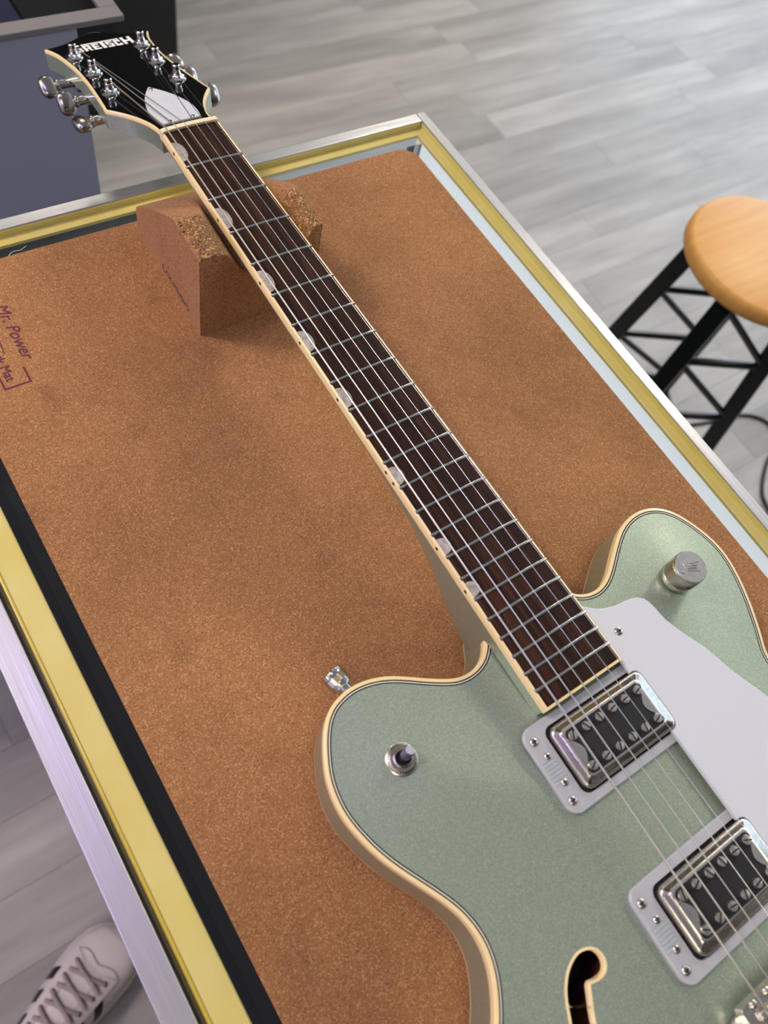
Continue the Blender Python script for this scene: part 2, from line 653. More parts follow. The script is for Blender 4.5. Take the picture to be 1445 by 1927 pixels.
wf.box(RX1 + 30, RX1 + 80, wy0, wy1, wz0, wz0 + 50).box(RX1 + 30, RX1 + 80, wy0, wy1, wz1 - 50, wz1)
win = struct(wf.build('window_1', M_LIGHTFRAME))
MB().box(RX1 + 52, RX1 + 57, wy0, wy1, wz0, wz1).build('window_pane', M_GLASS, win)
struct(MB().box(RX0, RX1, RY0, RY1, CEIL * 1000 - TH, CEIL * 1000 - TH + 100).build('ceiling', M_CEILING))
for px_, py_, pow_ in PANELS:
    x_, y_, z_ = px_ * 1000, py_ * 1000, CEIL * 1000 - TH
    t = empty('ceiling_panel', (x_, y_, z_), 'square white flat panel light set in the ceiling', 'ceiling light', 'ceiling panel lights')
    fr = MB()
    fr.box(x_ - 300, x_ + 300, y_ - 300, y_ - 282, z_ - 30, z_).box(x_ - 300, x_ + 300, y_ + 282, y_ + 300, z_ - 30, z_)
    fr.box(x_ - 300, x_ - 282, y_ - 282, y_ + 282, z_ - 30, z_).box(x_ + 282, x_ + 300, y_ - 282, y_ + 282, z_ - 30, z_)
    fr.build('frame', M_LIGHTFRAME, t)
t = empty('violet_tube_light', (-300, 400, CEIL * 1000 - TH), 'short violet tube light hanging from the ceiling on two rods', 'tube light')
MB().box(-340, -260, 180, 620, 1515, 1540).build('tube_housing', M_LIGHTFRAME, t, bevel=4)
for yy in (230, 570):
    MB().tube([(-300, yy, 1540), (-300, yy, CEIL * 1000 - TH)], 5, 8).build('hanging_rod', M_LIGHTFRAME, t, smooth=True)

t = empty('violet_wall_light', (RX0, 150, 600), 'long violet light bar fixed to the wall', 'wall light')
MB().box(RX0, RX0 + 50, -320, 620, 520, 680).build('light_housing', M_LIGHTFRAME, t, bevel=4)
for yy in (-322, 622):
    MB().box(RX0, RX0 + 55, yy - 6, yy + 6, 515, 685).build('end_cap', M_BLACK, t, bevel=2)

# ================================================================== the showcase that carries the guitar
XL, XLI, XR, XRI, YB, YBI, YF = -106.3, -91.3, 402.8, 393.6, 329.2, 318.9, -890.0
case = empty('display_case', (150, -280, FZ), 'glass-topped display case with brushed aluminium rails and yellow sealing strips', 'display case')
MB().box(XL, XLI, YF, YB, -26, 0.6).build('frame_rail', M_ALU_Y, case, bevel=0.7, label='wide brushed aluminium side rail')
MB().box(XRI, XR, YF, YB - 0.02, -9, 0.6).build('frame_rail', M_ALU_Y, case, bevel=0.7)
MB().box(XLI, XRI, YBI, YB, -26, 0.6).build('frame_rail', M_ALU_X, case, bevel=0.7)
MB().box(XLI, XRI, YF, YF + 12, -26, 0.6).build('frame_rail', M_ALU_X, case, bevel=0.7)
MB().box(XLI, XLI + 1.0, YF + 12, YBI, -14, -1.5).build('gasket', M_RUBBER, case)
MB().box(XLI + 1.5, XRI - 0.7, YF + 13, YBI - 0.7, -6, 0).build('glass_top', M_GLASS, case)
# yellow strips: flat under the glass with a leg up the rail
MB().box(-86.5, -69.8, YF + 14, YBI - 1, -9, -6.2).build('sealing_strip', M_YELLOW, case, bevel=0.8)
MB().box(-90.2, -86.5, YF + 14, YBI - 1, -12, -9).tube([(-87.0, YF + 14, -5.6), (-87.0, YBI - 1, -5.6)], 1.1, 10).build('glass_edge_line', M_GLASS_EDGE, case, smooth=True)  # added yellow tube, stands in for the bright line of the bevelled glass edge
MB().box(384.7, XRI, YF + 14, YBI - 1, -9, -6.2).box(XRI - 0.6, XRI - 0.05, YF + 14, YBI - 1, -6.2, -1.0).build('sealing_strip', M_YELLOW, case)
MB().box(-69.8, 384.7, 310.3, YBI - 0.1, -9, -6.2).box(-86, XRI - 1, YBI - 0.6, YBI - 0.05, -6.2, -1.0).build('sealing_strip', M_YELLOW, case)
MB().box(-69.8, 384.7, YF + 13, YF + 32, -9, -6.2).build('sealing_strip', M_YELLOW, case)
DECK = -420
for x0, x1, y0, y1 in ((XL, XL + 18, YF, YF + 18), (XL, XL + 18, YB - 18, YB), (XR - 10, XR, YF, YF + 10), (XR - 10, XR, YB - 10, YB)):
    MB().box(x0, x1, y0, y1, DECK, -26).build('corner_post', M_ALU_Y, case, bevel=0.5)
MB().add([(XR - 3, YF + 12, DECK), (XR - 3, YB - 12, DECK), (XR - 3, YB - 12, -9.2), (XR - 3, YF + 12, -9.2)], [(0, 1, 2, 3)]).build('side_panel', M_OPAL, case, label='white translucent side panel under the rail')
MB().box(XL + 20, XR - 12, YB - 6, YB - 1, DECK, -26).build('side_pane', M_GLASS, case)
MB().box(XL + 20, XR - 12, YF + 1, YF + 6, DECK, -26).build('side_pane', M_GLASS, case)
MB().box(XL + 1, XL + 7, YF + 20, YB - 20, DECK, -26).build('sliding_door', M_DARKDECK, case)
MB().box(XL, XR, YF, YB, DECK - 20, DECK).build('deck', M_DARKDECK, case)
MB().box(XL + 8, XR - 8, YF + 8, YB - 8, FZ + 0.2, DECK - 20).build('base_cabinet', M_DARKCAB, case)
# dark goods tray lying on the deck, seen through the left strip of glass
MB().box(-96, -63, -860, 200, -150, -140).build('shelf', M_DARKDECK, case)
MB().box(-62.9, 200, -860, 200, -150, -136).build('shelf', mat('charcoal_felt', (74, 76, 86), 0.9), case)

# ================================================================== cork mat
matp = [(a, b) for a, b in rrect(-57.5, 361.4, -624, 290.8, 17, 8)]
cmat = empty('work_mat', (150, -160, 0.02), 'large brown cork work mat laid on the glass showcase top', 'mat')
MB().prism(matp, 0.02, 3.0).build('cork_sheet', M_CORK, cmat, bevel=0.4)
MP = 3.05
tm = lambda bx, by: (lambda x, y: (bx + y, by - x, MP))
text_mesh('Work Mat', 8.6, 'printed_lettering', M_PRINT, cmat, tm(-33.6, 187.4), align='RIGHT', fat=0.35)
text_mesh('Mr. Power', 11.5, 'printed_lettering', M_PRINT, cmat, tm(-17.8, 201.0), shear=0.30, align='RIGHT', fat=0.28)
br = MB()
br.box(-37.2, -19.0, 181.5, 183.0, MP - 0.04, MP).box(-20.4, -19.0, 183.0, 195.0, MP - 0.04, MP)
br.box(-37.2, -35.8, 183.0, 252.0, MP - 0.04, MP).box(-37.2, -19.0, 252.0, 253.4, MP - 0.04, MP)
br.box(-20.4, -19.0, 244.0, 252.0, MP - 0.04, MP)
br.build('printed_bracket', M_PRINT, cmat)
MB().tube([(-26.5, 210.0, MP), (-25.0, 232.0, MP)], 0.35, 6).build('printed_underline', M_PRINT, cmat)

th = [tuple(bp(a, b, 0.4)) for a, b in ((15, 483), (22, 475), (30, 472), (38, 471), (45, 466), (49, 463))]
o = MB().tube([tuple(p) for p in spline(th, 24)], 0.16, 5).build('lint_thread', M_LOGO, None, smooth=True)
tag(o, 'short white thread lying on the glass at the mat edge', 'thread')

# ================================================================== guitar frame of reference
YAW, PITCH = math.radians(-89.45), math.radians(0.816)
cy, sy, cp, sp = math.cos(YAW), math.sin(YAW), math.cos(PITCH), math.sin(PITCH)
GX = np.array([cy * cp, sy * cp, -sp])
GY = np.array([-sy, cy, 0.0])
GZ = np.cross(GX, GY)
SCALE = 624.8


def fretx(n):
    return SCALE * (1 - 2 ** (-n / 12))


O0 = np.array([154.32, -159.56, 68.0]) - GX * fretx(22)


def W(x, y, z):
    return tuple(O0 + GX * x + GY * y + GZ * z)


HT = math.radians(14)
HU = -GX * math.cos(HT) - GZ * math.sin(HT)
HN = -GX * math.sin(HT) + GZ * math.cos(HT)
H0 = np.array(W(-4, 0, -3))


def H(u, v_, n):
    return tuple(H0 + HU * u + GY * v_ + HN * n)


gtr = empty('electric_guitar', (156, -280, 3.0), 'pale metallic green double-cutaway hollow-body electric guitar lying on the cork mat', 'guitar')

# ------------------------------------------------------------------ body outline
left_px = [(905.1, 1175.4), (909.6, 1189.6), (911.4, 1211.3), (909.6, 1227.3), (904.5, 1242.2), (894.2, 1255.9), (881.7, 1266.1),
           (868, 1273), (854.3, 1276.2), (837.1, 1277), (820, 1276.6), (800.8, 1275.5), (767.6, 1272.6), (737, 1271.2), (715, 1273.2),
           (692.9, 1277.9), (670.7, 1286.2), (651.3, 1298), (634.7, 1313.3), (620.9, 1331.3), (612, 1354.8), (608.5, 1377),
           (607.6, 1399), (608.5, 1422), (611, 1450), (617, 1478), (627.5, 1506), (641.5, 1534), (659.7, 1559.4), (680.7, 1583),
           (704.5, 1607), (731.2, 1629), (756.4, 1647), (789.8, 1669), (819.6, 1688.5), (849.4, 1710), (873.2, 1732.3), (891, 1754.7),
           (904.5, 1777), (914.9, 1800.8), (922.3, 1826), (926.8, 1851.5), (929.8, 1878.3), (930.5, 1905), (930.5, 1927)]
right_px = [(1080.7, 1116.6), (1094.4, 1118.4), (1108, 1115.9), (1121.8, 1109.8), (1130.9, 1101.4), (1138.5, 1089.2), (1144.6, 1074),
            (1148.4, 1058.8), (1153, 1039), (1158.3, 1019.2), (1164.4, 1000.9), (1173.5, 984.2), (1185.7, 971.2), (1200.9, 961.3),
            (1216.2, 956.4), (1231.4, 954.8), (1249.7, 957), (1267.9, 963), (1290, 975), (1321, 996.6), (1350.4, 1023), (1371.8, 1050),
            (1390.4, 1082), (1406.4, 1116.5), (1419.7, 1151), (1433, 1191), (1445, 1231)]
ZR, ZB = 50.0, 9.0                # rim heights above the glass
Lp = [tuple(bp(x, y, ZR)[:2]) for x, y in left_px]
Rp = [tuple(bp(x, y, ZR)[:2]) for x, y in right_px]
low_l = [(2, -293), (-20, -318), (-37, -348), (-45, -380), (-41, -414), (-24, -447), (6, -473), (50, -491), (104, -499), (156, -501)]
low_r = [(312 - x, y) for x, y in reversed(low_l[:-1])]
waist_r = [(312 - a, b) for a, b in ((22.1, -272), (30.8, -258.7), (34.7, -248.1), (35.5, -238), (33.5, -227))]
ring = [(168, -112), (150, -110), (136, -109)] + Lp + low_l + low_r + waist_r + list(reversed(Rp)) + [(184, -117)]
BODY = spline(ring, 520, closed=True)
for _ in range(2):                 # take out hand-tracing wobble
    BODY = 0.25 * np.roll(BODY, 1, 0) + 0.5 * BODY + 0.25 * np.roll(BODY, -1, 0)
nb = len(BODY)
tan = np.roll(BODY, -1, 0) - np.roll(BODY, 1, 0)
tan /= np.linalg.norm(tan, axis=1)[:, None]
area2 = np.sum(BODY[:, 0] * np.roll(BODY[:, 1], -1) - np.roll(BODY[:, 0], -1) * BODY[:, 1])
nin = np.stack([-tan[:, 1], tan[:, 0]], 1) * (1 if area2 > 0 else -1)


def off(d):
    return BODY + nin * d


def edge_dist(P):
    P = np.atleast_2d(P)
    A, B = BODY, np.roll(BODY, -1, 0)
    d = B - A
    out = np.empty(len(P))
    for i in range(0, len(P), 400):
        q = P[i:i + 400]
        t_ = np.clip(((q[:, None] - A) * d).sum(2) / (d * d).sum(1), 0, 1)
        out[i:i + 400] = np.min(np.linalg.norm(q[:, None] - (A + t_[..., None] * d), axis=2), axis=1)
    return out


ARCH = 6.2


def arch(d, hgt=ARCH, span=95.0):
    s = np.clip(np.asarray(d) / span, 0, 1)
    return hgt * (s * s * (3 - 2 * s))


def ztop(x, y):
    return float(ZR + arch(edge_dist([(x, y)])[0]))


def band(d0, d1, lift=0.0):
    """flat annulus on the top between two insets"""
    a, b = off(d0), off(d1)
    mb = MB()
    vs_ = [(p[0], p[1], ZR + arch(d0) + lift) for p in a] + [(p[0], p[1], ZR + arch(d1) + lift) for p in b]
    mb.add(vs_, [(i, (i + 1) % nb, nb + (i + 1) % nb, nb + i) for i in range(nb)])
    return mb


# f-hole outlines (bass side traced, treble side mirrored about the string line)
fh_z = [(640, 500), (450, 560), (330, 720), (245, 950), (215, 1200), (220, 1400), (250, 1650), (300, 1900)]
fh_z2 = [(690, 1927), (640, 1650), (610, 1400), (580, 1180), (572, 1135), (590, 1110), (680, 1065), (760, 1020), (860, 920), (885, 800), (850, 660), (760, 550)]
pz = lambda l: [tuple(bp(1050 + a / 10.31, 1740 + b / 10.31, 53.5)[:2]) for a, b in l]
FC = np.array([38.0, -333.0])
hl, hr = pz(fh_z), pz(fh_z2)
half = hr + hl                     # runs down-right edge up over the eye and down the left edge
other = [tuple(2 * FC - np.array(p)) for p in half]
fh = half + other
FH_L = [tuple(p) for p in spline(fh, 150, closed=True)]
FH_R = [(312 - a, b) for a, b in reversed(FH_L)]


def poly_off(poly, d):
    P = np.array(poly)
    t_ = np.roll(P, -1, 0) - np.roll(P, 1, 0)
    t_ /= np.linalg.norm(t_, axis=1)[:, None] + 1e-9
    ar = np.sum(P[:, 0] * np.roll(P[:, 1], -1) - np.roll(P[:, 0], -1) * P[:, 1])
    nn = np.stack([t_[:, 1], -t_[:, 0]], 1) * (1 if ar > 0 else -1)
    return [tuple(q) for q in P + nn * d]


# ------------------------------------------------------------------ body meshes
def plate(inset, holes, sign, base, hgt, span, step=6.0):
    o_ = [tuple(p) for p in off(inset)[::2]]
    pts = list(o_)
    edges = [(i, (i + 1) % len(o_)) for i in range(len(o_))]
    for h in holes:
        b = len(pts)
        pts += h
        edges += [(b + i, b + (i + 1) % len(h)) for i in range(len(h))]
    mn, mx = BODY.min(0), BODY.max(0)
    gx, gy = np.meshgrid(np.arange(mn[0] + 3, mx[0], step), np.arange(mn[1] + 3, mx[1], step))
    q = np.stack([gx.ravel(), gy.ravel()], 1)
    q = q[[inside(p, o_) for p in q]]
    q = q[edge_dist(q) > inset + 2.5]
    for h in holes:
        hh = poly_off(h, 1.5)
        q = q[[not inside(p, hh) for p in q]]
    pts += [tuple(p) for p in q]
    vv, _, ff, *_r = delaunay_2d_cdt([Vector(p) for p in pts], edges, [], 2, 1e-6)
    V2 = np.array([(p[0], p[1]) for p in vv])
    z = base + sign * arch(edge_dist(V2), hgt, span)
    fs = []
    for f in ff:
        c = V2[list(f)].mean(0)
        if inside(c, o_) and not any(inside(c, h) for h in holes):
            fs.append(tuple(f))
    return MB().add([(p[0], p[1], zz) for p, zz in zip(V2, z)], fs)


FHB_L, FHB_R = poly_off(FH_L, 1.7), poly_off(FH_R, 1.7)
plate(4.2, [FHB_L, FHB_R], 1, ZR, ARCH, 95).build('body_top', M_GREEN, gtr, smooth=True, angle=80)
plate(1.0, [], -1, ZB, 5.8, 90, 14).build('body_back', M_GREEN, gtr, smooth=True, angle=80)


def wall(z0, z1, inset=0.0):
    o_ = off(inset)
    mb = MB()
    mb.add([(p[0], p[1], z0) for p in o_] + [(p[0], p[1], z1) for p in o_], [(i, (i + 1) % nb, nb + (i + 1) % nb, nb + i) for i in range(nb)])
    return mb


wall(ZB + 3.2, ZR - 6.6).build('body_side', M_GREEN, gtr, smooth=True, angle=70)


def ringsolid(prof):
    """closed profile [(inset, z)...] swept round the outline"""
    mb = MB()
    secs = [[(p[0], p[1], z) for p in off(d)] for d, z in prof]
    vs_ = [p for s in secs for p in s]
    fs = []
    for i in range(len(secs) - 1):
        for k in range(nb):
            fs.append((i * nb + k, i * nb + (k + 1) % nb, (i + 1) * nb + (k + 1) % nb, (i + 1) * nb + k))
    return mb.add(vs_, fs)


ringsolid([(0.0, ZR - 6.7), (0.0, ZR - 0.9), (0.3, ZR - 0.25), (0.9, ZR), (2.25, ZR + 0.01)]).build('top_binding', M_CREAM, gtr, smooth=True, angle=80)
ringsolid([(0.0, ZB + 3.3), (0.0, ZB + 0.5), (0.9, ZB)]).build('back_binding', M_CREAM, gtr, smooth=True, angle=80)
band(2.2, 2.95).build('purfling_line', M_BLACKLINE, gtr, label='outer black purfling line')
band(2.95, 3.55).build('purfling_line', M_WHITELINE, gtr, label='white purfling line between two black ones')
band(3.55, 4.25, 0.01).build('purfling_line', M_BLACKLINE, gtr, label='inner black purfling line')

for poly, outer in ((FH_L, FHB_L), (FH_R, FHB_R)):
    mb = MB()
    n_ = len(poly)
    P, Q = np.array(poly), np.array(outer)
    zt = ZR + arch(edge_dist(P)) + 0.12
    zo = ZR + arch(edge_dist(Q)) + 0.12
    vs_ = [(p[0], p[1], z - 0.12) for p, z in zip(Q, zo)] + [(p[0], p[1], z) for p, z in zip(Q * 0.8 + P * 0.2, zo)]
    vs_ += [(p[0], p[1], z) for p, z in zip(P * 0.8 + Q * 0.2, zt)] + [(p[0], p[1], z - 4.0) for p, z in zip(P, zt)]
    mb.add(vs_, [(r * n_ + i, r * n_ + (i + 1) % n_, (r + 1) * n_ + (i + 1) % n_, (r + 1) * n_ + i) for r in range(3) for i in range(n_)])
    fhb = mb.build('sound_hole_binding', M_CREAM, gtr, smooth=True, angle=80)
    rr_ = poly_off(poly, 5.0)
    n_ = len(rr_)
    MB().add([(p[0], p[1], 14.0) for p in rr_] + [(p[0], p[1], 49.4) for p in rr_], [(i, (i + 1) % n_, n_ + (i + 1) % n_, n_ + i) for i in range(n_)]).build('sound_hole_lining', M_INSIDE, fhb, smooth=True, angle=70)
    MB().prism(poly, 13.6, 14.0).build('sound_hole_interior', M_INSIDE, fhb)

# ------------------------------------------------------------------ neck, heel, fretboard
BEND = 461.0                      # end of the fretboard, distance from the nut


def bw(x):                        # half width of the board with binding
    return 21.6 + (28.35 - 21.6) * x / fretx(22)


def bsurf(y_):                    # 12 inch radius
    return 0.13 - y_ * y_ / 610.0


def neck_section(x, depth, wf, n=18, z0=-7.0, p=2.2):
    w_ = bw(x) * wf
    pts = [W(x, -w_ * 1.0, z0), W(x, -w_, z0 - 0.01)]
    pts = []
    for k in range(n + 1):
        a = math.pi * k / n
        c_, s_ = math.cos(a), math.sin(a)
        pts.append(W(x, -w_ * math.copysign(abs(c_) ** (2 / p), c_), z0 - depth * (abs(s_) ** (2 / p))))
    return pts


secs = []
for x, dep, p in ((-3, 13.5, 2.0), (20, 13.8, 2.0), (120, 14.2, 2.0), (220, 14.8, 2.0), (275, 15.4, 2.1), (305, 18.0, 2.25), (328, 23.0, 2.5), (348, 31.0, 2.9),
                  (364, 39.0, 3.4), (378, 45.5, 4.2), (388, 49.0, 5.0), (398, 50.6, 6.0), (414, 51.0, 6.0)):
    secs.append(neck_section(x, dep, 0.985, p=p))
neck = MB().loft(secs).build('neck', M_GREEN, gtr, smooth=True, angle=60)
# riser that carries the board over the body
ris = MB()
pr = []
for x in (404, BEND - 0.5):
    w_ = bw(x) * 0.99
    zb_ = 52.0
    a, b = W(x, -w_, -7.0), W(x, w_, -7.0)
    pr.append([a, b, (b[0] + 0.3, b[1], zb_), (a[0] - 0.3, a[1], zb_)])
ris.loft(pr)
ris.build('neck_riser', M_GREEN, gtr, bevel=0.6)

NB = 10
fb = []
for x in np.linspace(0, BEND - 1.5, 12):
    w_ = bw(x) - 1.5
    fb.append([W(x, -w_ + 2 * w_ * k / NB, bsurf(-w_ + 2 * w_ * k / NB)) for k in range(NB + 1)] + [W(x, w_, -7), W(x, -w_, -7)])
board = MB().loft(fb).build('fretboard', M_ROSE, gtr, smooth=True, angle=30)
for s in (-1, 1):
    sec = []
    for x in np.linspace(0, BEND, 10):
        w_ = bw(x)
        z1 = bsurf(w_ - 1.5)
        sec.append([W(x, s * (w_ - 1.5), z1), W(x, s * (w_ - 0.4), z1 - 0.1), W(x, s * w_, z1 - 0.6), W(x, s * w_, -7.0), W(x, s * (w_ - 1.5), -7.0)])
    MB().loft(sec).build('fretboard_binding', M_CREAM, board, smooth=True, angle=50)
w_ = bw(BEND)
sec = []
for x in (BEND - 1.5, BEND):
    ys = np.linspace(-w_ + 1.5, w_ - 1.5, 9)
    sec.append([W(x, y_, bsurf(y_) - (0.0 if x < BEND else 0.1)) for y_ in ys] + [W(x, ys[-1], -7), W(x, ys[0], -7)])
MB().loft(sec).build('fretboard_binding', M_CREAM, board)
for n_ in range(1, 23):
    x = fretx(n_)
    w_ = bw(x) - 0.55
    sec = []
    for k in range(13):
        y_ = -w_ + 2 * w_ * k / 12
        e = 0.72 if k in (0, 12) else 1.0
        z_ = bsurf(y_)
        sec.append([W(x - 1.25, y_, z_ - 0.2), W(x - 1.0, y_, z_ + 0.55 * e), W(x - 0.4, y_, z_ + 0.98 * e), W(x + 0.4, y_, z_ + 0.98 * e), W(x + 1.0, y_, z_ + 0.55 * e), W(x + 1.25, y_, z_ - 0.2)])
    MB().loft(sec).build('fret', M_FRET, board, smooth=True, angle=50)
for n_ in (1, 3, 5, 7, 9, 12, 15, 17):
    x0, x1 = fretx(n_ - 1), fretx(n_)
    sp_ = x1 - x0
    xm = x0 + sp_ * 0.56
    hl_ = min(9.6, sp_ * 0.34)
    pts = []
    for k in range(13):
        a = math.pi * k / 12
        pts.append((xm - hl_ * math.cos(a), 6.6 * math.sin(a) ** 0.8))
    inl = MB()
    vs_ = []
    for a, b in pts:
        yb = -(bw(a) - 1.5) + b
        vs_.append(W(a, yb, bsurf(yb) + 0.06))
    inl.add(vs_, [tuple(range(len(vs_)))])
    inl.build('thumbnail_inlay', M_INLAY, board)
    for dx in ((-4.2, 4.2) if n_ == 12 else (0,)):
        xx = (x0 + x1) / 2 + dx
        MB().lathe([(1.2, -0.3), (1.2, 0.06)], 12, lambda a, b, c, xx=xx: W(xx + a, -bw(xx) - c, -3.1 + b)).build('side_dot', M_BLACK, board)
# nut
sec = []
for y_ in (-21.7, -20.8, -10, 0, 10, 20.8, 21.7):
    e = 1.0 if abs(y_) > 21 else 0.0
    t_ = bsurf(y_) + 2.0 - e
    sec.append([W(0, y_, -7), W(0, y_, t_ - 0.3), W(-0.6, y_, t_), W(-3.6, y_, t_ - 0.4), W(-4.2, y_, t_ - 1.0), W(-4.2, y_, -7)])
MB().loft(sec).build('nut', M_NUT, gtr, smooth=True, angle=35)

# ------------------------------------------------------------------ headstock
half_r = [(0, 21.3), (8, 21.4), (17, 23.0), (30, 28.2), (40, 34.6)]
hs = spline(half_r + [(49, 41.8)], 14).tolist()
hs += spline([(49, 41.8), (60, 40.4), (79, 38.2), (100, 36.4), (122, 35.9), (142, 37.6), (154, 39.6), (165.5, 43.8)], 22).tolist()[1:]
hs += spline([(165.5, 43.8), (167.3, 32.5), (171, 22), (177, 12.5), (181.5, 4), (182.5, 0)], 14).tolist()[1:]
HS = [(u, v_) for u, v_ in hs] + [(u, -v_) for u, v_ in reversed(hs[:-1])]
head = MB().prism(HS, -14.5, -2.6, H).build('headstock', M_GREEN, gtr, smooth=True, angle=40)


def inset_poly(poly, d):
    return poly_off(poly, -d)


HSI = inset_poly(HS, 1.7)
HSI = [(max(u, 0.0), v_) for u, v_ in HSI]
mb = MB()
n_ = len(HS)
vs_ = [H(u, v_, -2.7) for u, v_ in HS] + [H(u, v_, -0.25) for u, v_ in HS] + [H(u * 0.8 + a * 0.2, v_ * 0.8 + b * 0.2, 0.0) for (u, v_), (a, b) in zip(HS, HSI)] + [H(u, v_, 0.0) for u, v_ in HSI]
endp = [HS[i][0] > 165.4 and HS[(i + 1) % n_][0] > 165.4 for i in range(n_)]
for want, mt_ in ((False, M_CREAM), (True, M_BLACKGLOSS)):
    mb = MB().add(vs_, [(r * n_ + i, r * n_ + (i + 1) % n_, (r + 1) * n_ + (i + 1) % n_, (r + 1) * n_ + i) for r in range(3) for i in range(n_) if endp[i] == want])
    mb.build('headstock_binding', mt_, head, smooth=True, angle=60)
MB().prism(HSI, -2.7, 0.01, H).build('headstock_face', M_BLACKGLOSS, head)
# volute under the nut, joins neck and headstock
MB().loft([neck_section(-2, 13.5, 0.985, p=2.0), neck_section(-14, 12.5, 0.99, z0=-8.5, p=2.2), neck_section(-26, 10.5, 1.05, z0=-11.5, p=2.6)]).build('headstock_volute', M_GREEN, head, smooth=True, angle=60)

# lettering on the headstock, block capitals with the long bar of the T
LG = MB()


def lgb(x0, x1, y0, y1, skew=0.0):
    """rectangle in type units: x 0..1 across, y 0..1 up"""
    f = lambda x, y: H(148.6 + y * 13.6, -24.0 + x * 49.0, 0.10)
    LG.add([f(x0, y0), f(x1, y0), f(x1, y1), f(x0, y1)], [(0, 1, 2, 3)])


def lgp(pts):
    f = lambda x, y: H(148.6 + y * 13.6, -24.0 + x * 49.0, 0.10)
    LG.add([f(*p) for p in pts], [tuple(range(len(pts)))])


# G
lgb(0.0, 0.13, 0.80, 1.0); lgb(0.0, 0.045, 0.20, 0.80); lgb(0.0, 0.13, 0.0, 0.20); lgb(0.085, 0.13, 0.20, 0.48); lgb(0.065, 0.13, 0.40, 0.55)
# T with its long bar
lgb(0.16, 0.80, 0.86, 1.0); lgb(0.465, 0.525, 0.0, 0.86)
# R
lgb(0.16, 0.205, 0.0, 0.80); lgb(0.205, 0.285, 0.62, 0.80); lgb(0.24, 0.285, 0.40, 0.62); lgb(0.205, 0.285, 0.30, 0.42)
lgp([(0.225, 0.30), (0.262, 0.30), (0.295, 0.0), (0.250, 0.0)])
# E
lgb(0.315, 0.36, 0.0, 0.80); lgb(0.36, 0.435, 0.62, 0.80); lgb(0.36, 0.42, 0.32, 0.47); lgb(0.36, 0.435, 0.0, 0.18)
# S
lgb(0.55, 0.665, 0.62, 0.80); lgb(0.55, 0.595, 0.33, 0.62); lgb(0.55, 0.665, 0.33, 0.48); lgb(0.62, 0.665, 0.18, 0.33); lgb(0.55, 0.665, 0.0, 0.18)
# C
lgb(0.69, 0.80, 0.62, 0.80); lgb(0.69, 0.735, 0.18, 0.62); lgb(0.69, 0.80, 0.0, 0.18); lgb(0.765, 0.80, 0.50, 0.62); lgb(0.765, 0.80, 0.18, 0.30)
# H
lgb(0.83, 0.882, 0.0, 1.0); lgb(0.948, 1.0, 0.0, 1.0); lgb(0.882, 0.948, 0.38, 0.58)
LG.build('headstock_lettering', M_LOGO, head)

cov = spline([(9, -14.3), (18, -16.2), (30, -16.4), (42, -13.6), (52, -9.8), (61, -4.6), (67.5, 0)], 18).tolist()
COV = cov + [(u, -v_) for u, v_ in reversed(cov[:-1])]
tc = MB().prism(COV, 0.05, 1.3, H).build('truss_rod_cover', M_WHITE, head, bevel=0.3)


def screw(name, parent, M, r=2.3, h=1.0, mat_=M_NICKEL, cross=True):
    s = MB().lathe([(r, 0), (r, h * 0.35), (r * 0.82, h * 0.8), (r * 0.45, h), (0.01, h * 1.03)], 16, M, cap1=False).build(name, mat_, parent, smooth=True, angle=50)
    c_ = MB()
    c_.box(-r * 0.55, r * 0.55, -r * 0.13, r * 0.13, h * 0.85, h * 1.06, M)
    if cross:
        c_.box(-r * 0.13, r * 0.13, -r * 0.55, r * 0.55, h * 0.85, h * 1.06, M)
    c_.build('screw_slot', M_BLACK, s)
    return s


for u, v_ in ((61.6, 0), (9.8, -8.9), (9.8, 8.9)):
    screw('screw', tc, lambda a, b, c, u=u, v_=v_: H(u + a, v_ + b, 1.3 + c), 1.9, 0.9, M_CHROME)

